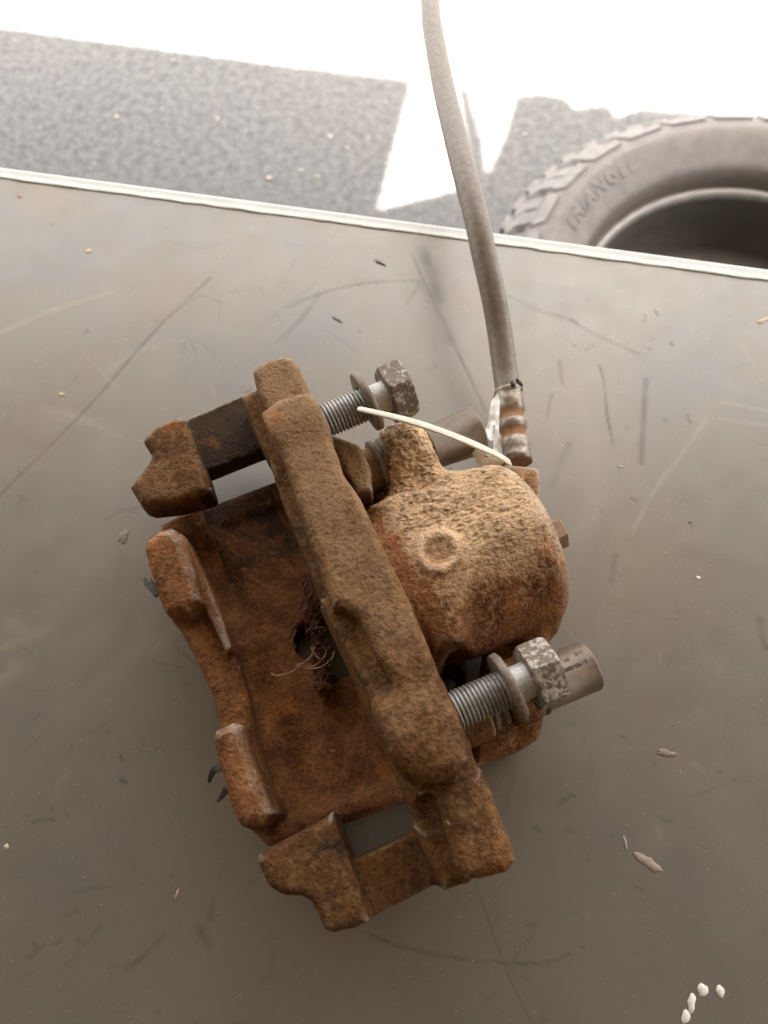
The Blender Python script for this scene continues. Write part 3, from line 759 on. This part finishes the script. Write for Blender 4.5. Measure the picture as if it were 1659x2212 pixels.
# upper arm and outer pad
B.prism([(523, 852), (600, 860), (650, 950), (640, 1000), (578, 975)], 56, 25, r=3, k=3)
B.prism([(395, 906), (525, 851), (590, 900), (600, 955), (441, 1018), (425, 1000)], 38, 25, r=1.5, k=2.5)
B.prism([(304, 948), (314, 931), (345, 912), (388, 898), (401, 905), (412, 930), (430, 980), (447, 1020), (458, 1058), (438, 1068), (380, 1083), (315, 1090), (298, 1084), (284, 1060), (273, 1042), (292, 1025), (317, 994), (325, 974), (316, 958)], 52, 33, r=4.0, k=1.5, slope=(0.10, 0.0))
# lower arm and outer pad
B.prism([(895, 1785), (1000, 1800), (1012, 1900), (960, 1919), (935, 1870)], 60, 14, r=3, k=3)
B.prism([(742, 1870), (905, 1792), (960, 1900), (880, 1942), (798, 1985), (775, 1930)], 45, 14, r=1.5, k=2.5)
B.prism([(553, 1862), (556, 1846), (570, 1835), (640, 1800), (700, 1768), (719, 1750), (732, 1790), (750, 1840), (775, 1910), (795, 1975), (797, 1990), (770, 2004), (712, 2018), (697, 2005), (686, 1975), (672, 1950), (652, 1937), (610, 1935), (578, 1915), (567, 1890)], 58, 12, r=3.5, k=2.0, slope=(0.03, 0.0))
# groove between rail and lower lug; slot behind bolt boss
a_ = L(925, 1700, 66); b_ = L(985, 1880, 66)
B.capsule(a_, b_, 2.2, k=5, sub=True)
def dust_b(v, n):
    up = np.clip(n[:, 2], 0, 1)
    t = np.clip((v[:, 1] - 20) / 110, 0, 1)
    hi = np.clip((v[:, 2] - 62) / 12, 0, 1)
    padu = ((v[:, 0] < 0) & (v[:, 1] < 60)) * 0.12
    return -.7 * ((v[:, 0] < 14) & (v[:, 0] > -22) & (v[:, 1] > 120) & (v[:, 2] < 50)) + ((v[:, 0] > 34) & (v[:, 1] > 100)) * .5 + 0.05 + up * (0.22 * hi + 0.25 * t) + 0.30 * t * hi + padu * up
bracket = cast_part('mounting_bracket', B, RUST_BRKT, cal, rough=0.26, crust=lambda v, n: np.clip((v[:, 2] - 60) / 10, 0, 1) * 0.12, dustfn=dust_b, seed=3,
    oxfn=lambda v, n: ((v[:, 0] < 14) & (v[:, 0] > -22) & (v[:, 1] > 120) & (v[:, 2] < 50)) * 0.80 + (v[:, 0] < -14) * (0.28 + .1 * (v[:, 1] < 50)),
    wearfn=lambda v, n: 0.35 * np.clip((v[:, 1] - 120) / 50, 0, 1) * np.clip(n[:, 1] + .35, 0, 1) - .1)
del B

# --- caliper body
K_ = Field((-66, -12, -2), (118, 172, 86), 0.62)
HZ = 40.0; HR = 36.5
ya = L(1098, 1185, 42)[1]
K_.cyl((24, ya + .6, HZ), (104.0, ya + .6, HZ), HR, r=11.0, k=3, zs=0.97)
K_.prism([(800, 1085), (850, 1060), (960, 1050), (1000, 1100), (1010, 1400), (940, 1400), (870, 1250)], 70, 20, r=6, k=6)
# bridge over the disc
K_.prism([(345, 1132), (390, 1108), (470, 1088), (600, 1038), (760, 985), (900, 1000), (1000, 1400), (1050, 1600), (900, 1702), (880, 1722), (730, 1775), (650, 1808), (575, 1822), (545, 1795), (500, 1600), (430, 1380), (350, 1200)], 22, 1, r=3, k=3)
K_.prism([(470, 1090), (600, 1040), (720, 1000), (730, 1040), (620, 1080), (480, 1130)], 25, 8, r=3, k=5)
K_.prism([(560, 1795), (720, 1735), (880, 1675), (890, 1722), (730, 1775), (590, 1830)], 28, 10, r=3, k=5)
# claw wall and fingers
K_.prism([(310, 1165), (330, 1148), (365, 1134), (392, 1150), (410, 1190), (445, 1265), (480, 1350), (515, 1440), (538, 1520), (555, 1620), (592, 1760), (575, 1795), (520, 1787), (495, 1740), (475, 1640), (472, 1575), (455, 1502), (420, 1422), (378, 1345), (345, 1300), (325, 1230)], 44, 2, r=4.5, k=3)
K_.prism([(306, 1180), (313, 1160), (340, 1141), (372, 1136), (393, 1160), (415, 1225), (428, 1290), (405, 1318), (372, 1326), (350, 1318), (336, 1285), (318, 1225)], 62, 6, r=5.5, k=3, slope=(.1, 0))
K_.prism([(455, 1594), (461, 1576), (498, 1558), (520, 1563), (535, 1620), (560, 1690), (588, 1755), (565, 1782), (525, 1788), (508, 1770), (487, 1700), (468, 1645)], 62, 6, r=5.5, k=3, slope=(.1, 0))
K_.prism([(385, 1150), (400, 1160), (440, 1240), (480, 1335), (500, 1400), (488, 1408), (450, 1330), (408, 1250)], 50, 10, r=1.5, k=2)
K_.ell(L(470, 1245, 22), (8, 22, 9), k=7, sub=True, rot=0.05)
K_.capsule(L(600, 1120, 27), L(740, 1500, 27), 5.0, k=5, sub=True)
K_.capsule(L(655, 1120, 25), L(760, 1400, 25), 2.0, k=2, sub=True)
K_.capsule(L(540, 1420, 25), L(640, 1700, 24), 3.0, k=6, sub=True)
K_.cyl(L(690, 1405, -4), L(690, 1405, 0) + np.array([0, 0, 40]), 9.5, r=1, k=2, sub=True)
K_.cyl(L(745, 1440, -4), L(745, 1440, 0) + np.array([0, 0, 40]), 8.5, r=1, k=2, sub=True)
# gaps either side of the bore
K_.ell(L(800, 1075, 30), (9, 8, 40), k=2, sub=True)
K_.ell(L(988, 1445, 40), (6, 6, 40), k=3, sub=True)
# ears for the guide pins
K_.cyl((59, GY1, GZ1 + 1), (76, GY1 - 1, GZ1 + 1), 15.0, 14.5, r=4, k=7)
K_.prism([(840, 1000), (880, 940), (915, 950), (945, 1010), (1020, 1030), (1000, 1100), (880, 1110), (850, 1060)], 56, 22, r=6, k=9)
K_.cyl((60, GY2 + 2, GZ2), (74, GY2 + 2, GZ2), 13.0, r=4, k=6)

K_.prism([(1060, 1360), (1190, 1360), (1182, 1420), (1178, 1545), (1170, 1592), (1140, 1612), (1030, 1657), (1008, 1600), (1040, 1500)], 32, 4, r=5, k=5)
K_.prism([(1130, 1330), (1205, 1310), (1213, 1352), (1190, 1368), (1185, 1390), (1120, 1400)], 40, 10, r=4, k=5)
# round casting pad with a raised ring
cp = L(948, 1190, HZ + HR)
def ringpad(K):
    c = np.array([cp[0], cp[1]])
    def fn(X, Y, Z):
        rr = np.sqrt((X - c[0]) ** 2 + (Y - c[1]) ** 2)
        zs_ = HZ + np.sqrt(np.maximum(HR ** 2 - (Y - ya) ** 2, 1)) * .97
        return np.sqrt((rr - 7.0) ** 2 + (Z - zs_) ** 2) - 1.7
    K.put(fn, (c[0] - 9, c[1] - 9, 60), (c[0] + 9, c[1] + 9, 82), 3.0)
ringpad(K_)
K_.prism([(870, 1190), (930, 1175), (935, 1215), (870, 1240)], 73, 60, r=3, k=4)
K_.ell((cp[0], cp[1], HZ + HR + .6), (5.8, 5.0, 2.1), k=2.0, sub=True)
def dust_k(v, n):
    up = np.clip(n[:, 2] * 0.8 + n[:, 1] * 0.35, 0, 1)
    right = np.clip((v[:, 0] - 40) / 15, 0, 1)
    t = np.clip((v[:, 1] - 48) / 50, 0, 1)
    finger = -.35 * np.clip((6.2 - np.hypot(v[:, 0] - cp[0], v[:, 1] - cp[1])) / 2, 0, 1)
    return right * (0.05 + up * (0.15 + 0.85 * t) + 0.35 * t) + finger + (1 - right) * 0.02
def crust_k(v, n):
    return np.clip((np.hypot(v[:, 0] - cp[0], v[:, 1] - cp[1]) - 8) / 5, .15, 1) * np.clip((v[:, 0] - 44) / 10, 0, 1) * np.clip((v[:, 1] - 60) / 30, 0, 1) * np.clip(1.35 - (v[:, 0] - 50) / 50, 0.15, 1) + 0.12
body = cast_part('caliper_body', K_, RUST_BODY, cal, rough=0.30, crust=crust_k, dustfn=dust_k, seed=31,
    oxfn=lambda v, n: np.clip((v[:, 1] - 98) / 25, 0, 1) * (v[:, 0] < 26) * (v[:, 0] > -25) * 0.55 + ((v[:, 0] > 46) & (v[:, 2] < 25)) * .2,  # darker bridge well: dark grease, plus its shade put into the colour
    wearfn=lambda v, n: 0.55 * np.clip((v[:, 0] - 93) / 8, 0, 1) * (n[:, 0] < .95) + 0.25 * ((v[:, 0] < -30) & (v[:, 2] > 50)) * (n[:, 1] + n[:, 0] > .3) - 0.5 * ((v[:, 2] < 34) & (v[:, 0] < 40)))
tag(body, 'rusty cast body with rounded piston housing and two fingers')
del K_

# --- mounting bolts, each with a washer
def bolt(yc, zc, x_thread, x_tend, x_shank, x_head, head_len, tilt, wx, wy=0, seed=0):
    a = np.array([x_thread, yc, zc]); d = np.array([1, math.tan(tilt[0]), math.tan(tilt[1])]); d /= np.linalg.norm(d)
    ref = np.array([0, 0, 1.0]); e1 = np.cross(d, ref); e1 /= np.linalg.norm(e1); e2 = np.cross(d, e1)
    R = 7.0; pitch = 1.55; nth = 56
    ln = x_tend - x_thread; nx = int(ln / pitch * 9)
    xs = np.linspace(0, ln, nx); th = np.linspace(0, 2 * np.pi, nth, endpoint=False)
    ph = (xs[:, None] / pitch - th[None] / (2 * np.pi)) % 1.0
    tri = 1 - np.abs(ph * 2 - 1)
    r = R - 0.95 + 0.95 * np.clip(tri * 1.25, 0.05, 1.0)
    pos = a + xs[:, None, None] * d + r[..., None] * (np.cos(th)[:, None] * e1 + np.sin(th)[:, None] * e2)
    v = pos.reshape(-1, 3); fs = [(i * nth + j, i * nth + (j + 1) % nth, (i + 1) * nth + (j + 1) % nth, (i + 1) * nth + j) for i in range(nx - 1) for j in range(nth)]
    fs.append(tuple(range(nth - 1, -1, -1))); fs.append(tuple((nx - 1) * nth + j for j in range(nth)))
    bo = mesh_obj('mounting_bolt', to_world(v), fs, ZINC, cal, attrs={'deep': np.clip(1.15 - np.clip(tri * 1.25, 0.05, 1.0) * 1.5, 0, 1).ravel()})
    q = a + d * ln
    v, f = lathe([(-.6, 6.2), (0, 6.5), (x_head - x_tend, 6.6), (x_head - x_tend + .5, 6.6)], q, q + d, 40)
    mesh_obj('shank', to_world(v), f, SHANK, bo)
    # hex head
    hc = a + d * (x_head - x_thread)
    H = Field((-1, -15, -15), (head_len + 2, 15, 15), 0.33)
    AF = 11.2
    def fn(X, Y, Z):
        dd = None
        for k in range(3):
            an = math.radians(60 * k) + seed
            t_ = np.abs(Y * math.cos(an) + Z * math.sin(an)) - AF
            dd = t_ if dd is None else np.maximum(dd, t_)
        rr = np.sqrt(Y ** 2 + Z ** 2)
        dd = np.maximum(dd, (rr + 0.55 * (X - head_len)) - 11.9)
        dd = np.maximum(dd, (rr - 0.9 * X) - 12.1)
        return np.maximum(np.maximum(dd, -X), X - head_len)
    H.put(fn, (0, -13, -13), (head_len, 13, 13), 0.4)
    v, f = H.skin(); nr = normals_of(v, f)
    v = v + nr * (0.07 * fbm(v / 1.6, 3, int(abs(yc))))[:, None]
    v = hc + v[:, :1] * d + v[:, 1:2] * e1 + v[:, 2:3] * e2
    mesh_obj('hex_head', to_world(v), f, HEXM if yc < 60 else HEXD, bo)
    # washer, hanging a little askew on the shank
    wc = a + d * (wx - x_thread) - e2 * wy * -1
    wd = d + np.array([0, 0.06, 0.05]); wd /= np.linalg.norm(wd)
    v, f = lathe([(0, 6.9), (0, 12.5), (.15, 12.7), (2.6, 12.8), (2.8, 12.5), (2.8, 6.9), (0, 6.9)], wc, wc + wd, 56)
    f = f[:-2]
    v = v + (0.15 * vnoise(v / 1.5, 9))[:, None] * np.array([.5, .3, .8])
    w1 = mesh_obj('washer', to_world(v), f, WASHER, bo)
    return bo
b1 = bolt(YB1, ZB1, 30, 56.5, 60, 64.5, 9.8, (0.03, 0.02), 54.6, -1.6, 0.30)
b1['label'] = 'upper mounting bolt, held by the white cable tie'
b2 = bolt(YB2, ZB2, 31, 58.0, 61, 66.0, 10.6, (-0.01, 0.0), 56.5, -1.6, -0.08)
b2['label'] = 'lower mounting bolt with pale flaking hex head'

# --- guide pin caps and boots
def cap(y, z, xa, xb, r1, r2, yt=0.0):
    ln = xb - xa
    pr = [(0, r1 * .75), (0, r1 + 1.2), (1.4, r1 + 1.3), (1.6, r1 + .2), (3.2, r1 + .1), (3.4, r1 + .9), (5.0, r1 + .9), (5.3, r1), (ln - 1.2, r2), (ln - .35, r2 - .25), (ln, r2 - .9), (ln, r2 - 1.6), (ln - 1.2, r2 - 2.2), (ln - 1.3, .5)]
    v, f = lathe(pr, (xa, y, z), (xb, y + yt, z), 56)
    return mesh_obj('guide_pin_cap', to_world(v), f, PIN, cal)
cap1 = cap(GY1, GZ1, 74, 102, 9.6, 11.0)
cap2 = cap(GY2, GZ2, 70, 98.3, 9.7, 10.2)
cap2['label'] = 'guide pin cap with stamped digits'
for y, z, g_ in ((GY1, GZ1, 1.0), (GY2 + 2, GZ2, .80)):
    v, f = lathe([(a_1, b_1 * g_) for a_1, b_1 in [(0, 9), (0, 12.4), (2.0, 12.8), (2.6, 10.6), (3.6, 10.4), (4.2, 12.0), (6.4, 12.4), (7.0, 10), (8, 9)]], (52.5, y, z), (60, y, z), 48)
    v = v + (0.25 * vnoise(v / 1.8, 4))[:, None]
    mesh_obj('rubber_boot', to_world(v), f, BOOT, cal)
def wrap_text(s_, size, x_right, phi0, r):
    """raised print on the lower cap; reads towards the bracket, tops of letters towards the table front"""
    v, f = text_mesh(s_, size, 0.05, 1.0, 0.02)
    ph = phi0 - v[:, 1] / r
    rr = r + 0.05 + v[:, 2] * 1.0
    x = x_right - v[:, 0]
    return np.stack([x, GY2 + rr * np.sin(ph), GZ2 + rr * np.cos(ph)], 1), f
v, f = join([wrap_text('11.8190-008', 2.5, 97.6, math.radians(12), 10.12), wrap_text('01', 2.1, 88.9, math.radians(32), 10.0)])
mesh_obj('stamped_number', to_world(v), f, ENGR, cap2, smooth=False)
v, f = join([wrap_text('A', 2.4, 95.4, math.radians(37), 10.06), wrap_text('T', 2.1, 93.9, math.radians(37), 10.06), wrap_text('E', 2.4, 92.8, math.radians(37), 10.06)])
mesh_obj('stamped_logo', to_world(v), f, ENGR, cap2, smooth=False)

# --- small fittings on the far end of the housing
def hexprism(c, d, ln, af, mat, name, parent, rot=0.0):
    v, f = lathe([(0, af), (.4, af * 1.12), (ln - .5, af * 1.12), (ln, af)], c, np.array(c) + np.array(d), 6)
    return mesh_obj(name, to_world(v), f, mat, parent, smooth=False)
BRASSY = plain('rusty_fitting', (0.26, 0.17, 0.10), 0.65, 0.2, var=0.35, scale=500, bs=0.5)
pbl = L(1203, 1155, 40)
hexprism(pbl - np.array([8, 0, 0]), (1, 0.05, 0), 10.5, 6.4, BRASSY, 'bleed_screw', cal)
pf = L(1120, 1045, 32)
q0 = L(1118, 1010, 33); q1 = L(1140, 1075, 32)
FB = Field(np.minimum(q0, q1) - 18, np.maximum(q0, q1) + 18, 0.8)
FB.prism([(1088, 1000), (1166, 1010), (1168, 1075), (1160, 1110), (1100, 1110)], 39, 10, r=1.5, k=2)
cast_part('hose_port', FB, RUST_BODY, cal, rough=0.15, dustfn=lambda v, n: 0.4 + 0 * v[:, 0], seed=5)

# --- hose with ferrule
hose_px = [(1099, 852, 33.5), (1091, 800, 35), (1080, 720, 41), (1066, 640, 49), (1048, 560, 56), (1031, 480, 61), (1008, 390, 62), (985, 300, 58), (961, 200, 49), (943, 110, 38), (932, 40, 27), (928, -30, 12), (930, -110, -12)]
ctr = np.array([L(*q) for q in hose_px])
hp = spline(ctr, 130)
v, f = sweep(hp, 6.0, 24)
hose = mesh_obj('brake_hose', to_world(v), f, RUBBER, cal); hose['label'] = 'dusty rubber brake hose'
fa_, fb_ = L(1098, 845, 33), L(1117, 1000, 32)
ln = np.linalg.norm(fb_ - fa_)
pr = [(0, 5.4), (0.0, 6.5), (.6, 6.75), (1.4, 6.4), (4, 6.6), (ln * .27, 6.8), (ln * .31, 6.2), (ln * .35, 5.6), (ln * .39, 5.7), (ln * .43, 6.4), (ln * .48, 6.9), (ln * .53, 6.7), (ln * .57, 5.9), (ln * .61, 5.5), (ln * .65, 5.7), (ln * .70, 6.6), (ln * .76, 7.1), (ln * .83, 6.9), (ln * .88, 6.6), (ln * .92, 7.1), (ln, 7.1), (ln, 6.2)]
v, f = lathe(pr, fa_, fb_, 40)
v = v + (0.12 * vnoise(v / 2.2, 4))[:, None] * np.array([.5, .3, .8])
rp = np.array([q[1] for q in pr]); gr_ = np.repeat(np.clip((6.7 - rp) / 0.9, 0, 1), 40)
mesh_obj('crimp_ferrule', to_world(v), f, BAND, hose, attrs={'groove': gr_})
ring_v, ring_f = lathe([(0, 6.4), (.15, 6.75), (.7, 6.8), (.95, 6.4)], fa_, fb_, 40)
mesh_obj('ferrule_collar', to_world(ring_v), ring_f, plain('pale_collar', (0.55, 0.47, 0.38), .5), hose)
tp = []
for i, (x, y, h, r) in enumerate([(1112, 826, 37, 2.0), (1120, 832, 36, 2.4), (1108, 833, 39, 1.6), (1121, 842, 35.5, 2.0), (1116, 824, 38, 1.6), (1118, 850, 36, 1.6), (1105, 828, 39, 1.2)]):
    v, f = blob((0, 0, 0), r, .8, i + 3, 2); tp.append((v + L(x, y, h), f))
v, f = join(tp); mesh_obj('torn_sleeve', to_world(v), f, TORN, hose)

# --- spring clip tabs poking out behind the fingers
def tab(px, h, w=3.0):
    c = spline(np.array([L(x, y, h - 2 * i) for i, (x, y) in enumerate(px)]), 14)
    v, f = sweep(c, np.linspace(1, .25, 14), flat=(w, .5, np.array([0.3, 0.2, 1.0])))
    mesh_obj('spring_clip', to_world(v), f, DARKSTEEL, cal)
tab([(345, 1285), (328, 1268), (316, 1258), (313, 1249)], 30, 4.5)
tab([(350, 1280), (332, 1262), (325, 1250)], 28, 2.5)
tab([(480, 1655), (464, 1662), (455, 1678), (452, 1690)], 30, 4)
tab([(490, 1705), (478, 1722), (469, 1732)], 30, 3)

# ---------------------------------------------------------------- cable tie with its tag
tie = empty('cable_tie', tuple(to_world([L(940, 930, 80)])[0]))
tag(tie, 'white nylon cable tie crossing the upper bolt, with crumpled white tag', 'cable tie')
tc = spline(np.array([L(773, 883, 90), L(835, 897, 92.5), L(900, 914, 92), L(970, 938, 86), L(1040, 967, 77), L(1080, 986, 68), L(1102, 1000, 62)]), 60)
wd = np.concatenate([[.5, .68], np.linspace(.72, 1.0, 40), np.ones(18)])
v, f = sweep(tc, wd, flat=(3.3, .75, np.array([0.18, 0.15, 1.0])))
mesh_obj('strap', to_world(v), f, TIE, tie)
def sheet(poly, h, name, amp=1.2, thick=.35, seed=0, hs_=None):
    """crumpled sheet cut to an outline (photo points); heights vary smoothly"""
    p = np.array(poly, float); c = p.mean(0)
    rings = 10; m = 40
    per = np.concatenate([p, p[:1]]); seg = np.linalg.norm(np.diff(per, axis=0), axis=1); cum = np.r_[0, np.cumsum(seg)]
    bpts = np.array([[np.interp(t, cum, per[:, 0]), np.interp(t, cum, per[:, 1])] for t in np.linspace(0, cum[-1], m, endpoint=False)])
    vs = []
    hh = np.array(hs_ if hs_ is not None else [h] * len(p), float)
    for side in (1, -1):
        for r in range(1, rings + 1):
            q = c + (bpts - c) * r / rings
            for x, y in q:
                w_ = 1 / (np.linalg.norm(p - [x, y], axis=1) ** 2 + 30); h_ = (w_ @ hh) / w_.sum()
                z = h_ + amp * fbm(np.array([[x / 13, y / 22, seed]]), 2, seed)[0] + side * thick / 2
                vs.append(L(x, y, z))
        vs.append(L(c[0], c[1], h + side * thick / 2))
    fs = []
    n1 = rings * m + 1
    for s_ in (0, 1):
        o = s_ * n1
        for r in range(rings - 1):
            for k in range(m):
                q = (o + r * m + k, o + r * m + (k + 1) % m, o + (r + 1) * m + (k + 1) % m, o + (r + 1) * m + k)
                fs.append(q if s_ else q[::-1])
        for k in range(m):
            t_ = (o + n1 - 1, o + k, o + (k + 1) % m); fs.append(t_[::-1] if s_ == 0 else t_)
    for k in range(m):
        a = (rings - 1) * m + k; b = (rings - 1) * m + (k + 1) % m
        fs.append((a, b, n1 + b, n1 + a))
    return mesh_obj(name, to_world(np.array(vs)), fs, PAPER, tie)
sheet([(1077, 844), (1064, 858), (1059, 878), (1055, 905), (1053, 918), (1048, 930), (1047, 944), (1062, 953), (1070, 950), (1066, 970), (1064, 990), (1086, 996), (1083, 960), (1078, 935), (1079, 900), (1080, 860)], 42, 'tag', 1.8, .35, 1)
sheet([(1034, 958), (1048, 970), (1066, 985), (1100, 990), (1075, 1010), (1030, 1005), (1026, 990), (1018, 974)], 50, 'tag', 0.5, .35, 4, hs_=[52, 55, 58, 60, 50, 46, 46, 48])
v, f = text_mesh('unco', 3.0, 0.03, 1.0)
p0 = L(1029, 960, 53.5); p1 = L(1060, 987, 58.0)
dx = (p1 - p0); dx /= np.linalg.norm(dx); upv = np.cross(np.array([0, 0, 1.0]), dx); upv /= np.linalg.norm(upv); nn_ = np.cross(dx, upv)
mesh_obj('print', to_world(p0 - upv * 2.2 + v[:, :1] * dx + v[:, 1:2] * upv + (v[:, 2:3] + .6) * nn_), f, INK, tie, smooth=False)

# ---------------------------------------------------------------- roots and straw caught in the bridge
rt = []
for i in range(70):
    t = random.random() ** .8
    cx = np.interp(t, [0, .35, .6, 1], [655, 672, 690, 700]); cy = np.interp(t, [0, .35, .6, 1], [1245, 1340, 1400, 1480])
    p = [L(cx + random.uniform(-18, 22), cy + random.uniform(-25, 25), random.uniform(22, 34)) for _ in range(4)]
    c = spline(np.array(p), 12); v, f = sweep(c, np.linspace(.45, .15, 12) * random.uniform(.4, 1.3), 5); rt.append((v, f))
for i in range(150):
    t = random.random(); cx = np.interp(t, [0, .5, 1], [668, 690, 698]) + random.gauss(0, 8); cy = np.interp(t, [0, .5, 1], [1290, 1400, 1490]) + random.gauss(0, 12)
    v, f = blob((0, 0, 0), random.uniform(.5, 1.9), .8, i, 1); rt.append((v + L(cx, cy, random.uniform(22, 28)), f))
for px in [[(655, 1252), (648, 1268), (655, 1290), (650, 1310)], [(668, 1250), (655, 1275), (662, 1300)], [(640, 1360), (632, 1385), (640, 1400)]]:
    c = spline(np.array([L(x, y, 30 + 2 * math.sin(i)) for i, (x, y) in enumerate(px)]), 20); v, f = sweep(c, .45, 5); rt.append((v, f))
v, f = join(rt)
tag(mesh_obj('dry_roots', to_world(v), f, ROOT), 'tangle of dry brown roots caught beside the bracket bar', kind='stuff')
st = []
for px, h, r in [([(585, 1454), (600, 1460), (630, 1452), (648, 1438)], 28, .38), ([(648, 1438), (675, 1440), (700, 1420), (706, 1400)], 31, .35), ([(640, 1436), (655, 1432), (672, 1418), (680, 1395)], 32, .32),
                 ([(660, 1445), (690, 1442), (715, 1425), (722, 1408)], 32, .3), ([(672, 1398), (680, 1412), (690, 1425)], 33, .28),
                 ([(832, 1163), (848, 1158), (862, 1160)], 73, .2), ([(846, 1162), (852, 1182)], 73.5, .2), ([(879, 1180), (874, 1198), (878, 1215)], 74.5, .2), ([(912, 1120), (920, 1128)], 77, .2),
                 ([(770, 1385), (776, 1400)], 69.5, .2), ([(745, 1715), (760, 1722), (778, 1730)], 24, .18), ([(965, 1775), (972, 1782)], 77, .2)]:
    pl = [L(x, y, h) for x, y in px]
    if len(pl) == 2: pl = [pl[0], (pl[0] + pl[1]) / 2 + [0, .3, 0], pl[1]]
    v, f = sweep(spline(np.array(pl), 18), r, 5); st.append((v, f))
v, f = join(st)
tag(mesh_obj('straw_bits', to_world(v), f, STRAW), 'pale straw fibres stuck in the rusty surfaces of the caliper', kind='stuff')

# ---------------------------------------------------------------- chips, flakes and paint drops on the bench
def chip(px, py, lw, ww, ang, colr, label, name='debris_chip', cat='debris', th=.16, group=None, rough=.7, curl=.12):
    c0 = P(px, py, 0); m = 14; vs = []
    for z in (0.02, th):
        for k in range(m):
            a = 2 * math.pi * k / m; r = 1 + (.22 if name == 'paint_drop' else .45) * vnoise(np.array([[math.cos(a) * 1.9 + px, math.sin(a) * 1.9 + py, 0]]), 2)[0] + (0 if name == 'paint_drop' else .12 if k % 3 == 0 else -.06)
            x = lw / 2 * r * math.cos(a) * (.92 if z > .1 else 1); y = ww / 2 * r * math.sin(a) * (.92 if z > .1 else 1)
            ca, sa = math.cos(ang), math.sin(ang)
            vs.append(((c0[0] + x * ca - y * sa) / 1000, (c0[1] + x * sa + y * ca) / 1000, TABLE_Z + (z + curl * (x / lw * 2) ** 2 * (1 if z > .1 else .6)) / 1000))
    for z in (0.02, th * 1.25): vs.append((c0[0] / 1000, c0[1] / 1000, TABLE_Z + z / 1000))
    fs = [(k, (k + 1) % m, m + (k + 1) % m, m + k) for k in range(m)] + [(2 * m + 1, m + k, m + (k + 1) % m) for k in range(m)] + [(2 * m, (k + 1) % m, k) for k in range(m)]
    mt = plain(name + '_col', colr, rough, var=.2, scale=500, bs=.4)
    return tag(mesh_obj(name, vs, fs, mt), label, cat, group)
CH_ = [(1396, 1860, 11, 4.5, -.55, (.34, .27, .22), 'largest pinkish-grey rust chip on the bench, lower right of the caliper'),
       (1435, 1626, 8, 3, -.1, (.26, .21, .17), 'flat brown-grey flake right of the lower bolt'),
       (1350, 1818, 1.2, 6, .15, (.40, .36, .33), 'thin pale sliver standing left of the largest chip'),
       (1508, 1248, 2.6, 1.6, -.3, (.75, .70, .62), 'white crumb in the open area right of the housing'),
       (382, 1932, 1.2, 5, -.25, (.50, .38, .30), 'short pinkish splinter in the lower left of the bench'),
       (820, 568, 6, 1.8, -.5, (.07, .07, .07), 'small black flake just left of the hose near the far edge'),
       (729, 691, 6, 1.4, -.6, (.10, .11, .12), 'thin dark blue-grey flake above the bracket'),
       (191, 543, 3.6, 2.8, .3, (.62, .48, .32), 'beige crumb in the upper left of the bench'),
       (41, 424, 3.2, 2.2, -.9, (.45, .24, .18), 'reddish crumb by the far edge at the left corner'),
       (133, 852, 3.4, 2.4, 0., (.58, .42, .24), 'ochre crumb beside the long dark scratch'),
       (268, 1157, 8, 4.5, 1.2, (.20, .18, .145), 'translucent olive flake left of the upper finger'),
       (1650, 692, 8, 2.4, .5, (.60, .48, .34), 'beige splinter at the right edge of the photo'),
       (1242, 745, 1.2, 1.2, 0, (.5, .45, .4), 'tiny grey grain right of the hose'),
       (1340, 1008, 2.2, 1.6, 0, (.50, .47, .43), 'small pale grain between the two faint dark strokes'),
       (1490, 1128, 1.4, 1.2, 0, (.12, .11, .10), 'tiny dark grain right of the long pale scratch'),
       (14, 1828, 2.2, 1.8, 0, (.66, .58, .44), 'pale grain by the left edge of the photo')]
for q in CH_: chip(*q[:6], q[6])
for px, py, lw, ww, an, lb in [(1518, 2138, 4.6, 4.0, .9, 'left of two round white paint drops at the near right corner'), (1556, 2141, 4.0, 3.6, 1.5, 'right of two round white paint drops at the near right corner'),
                        (1494, 2166, 3.0, 7.5, -.35, 'elongated white paint drop below the two round ones'), (1481, 2196, 3.2, 5.0, -.5, 'lowest white paint drop, cut by the bottom of the photo')]:
    chip(px, py, lw, ww, an, (.86, .85, .78), lb, 'paint_drop', 'paint drop', .22, 'white paint drops at the near right corner', .35, 0.0)
# loose grit
gr = []
for i in range(260):
    p = P(random.uniform(0, 1659), random.uniform(430, 2212), 0); r = random.choice([.12, .16, .2, .26, .34])
    v, f = blob((p[0], p[1], r * .5), r, .7, i, 1); v = v / 1000; v[:, 2] += TABLE_Z; gr.append((v, f))
v, f = join(gr)
tag(mesh_obj('loose_grit', v, f, plain('pale_grit', (.45, .40, .33), .8)), 'pale grit and rust crumbs scattered over the bench top', kind='stuff')
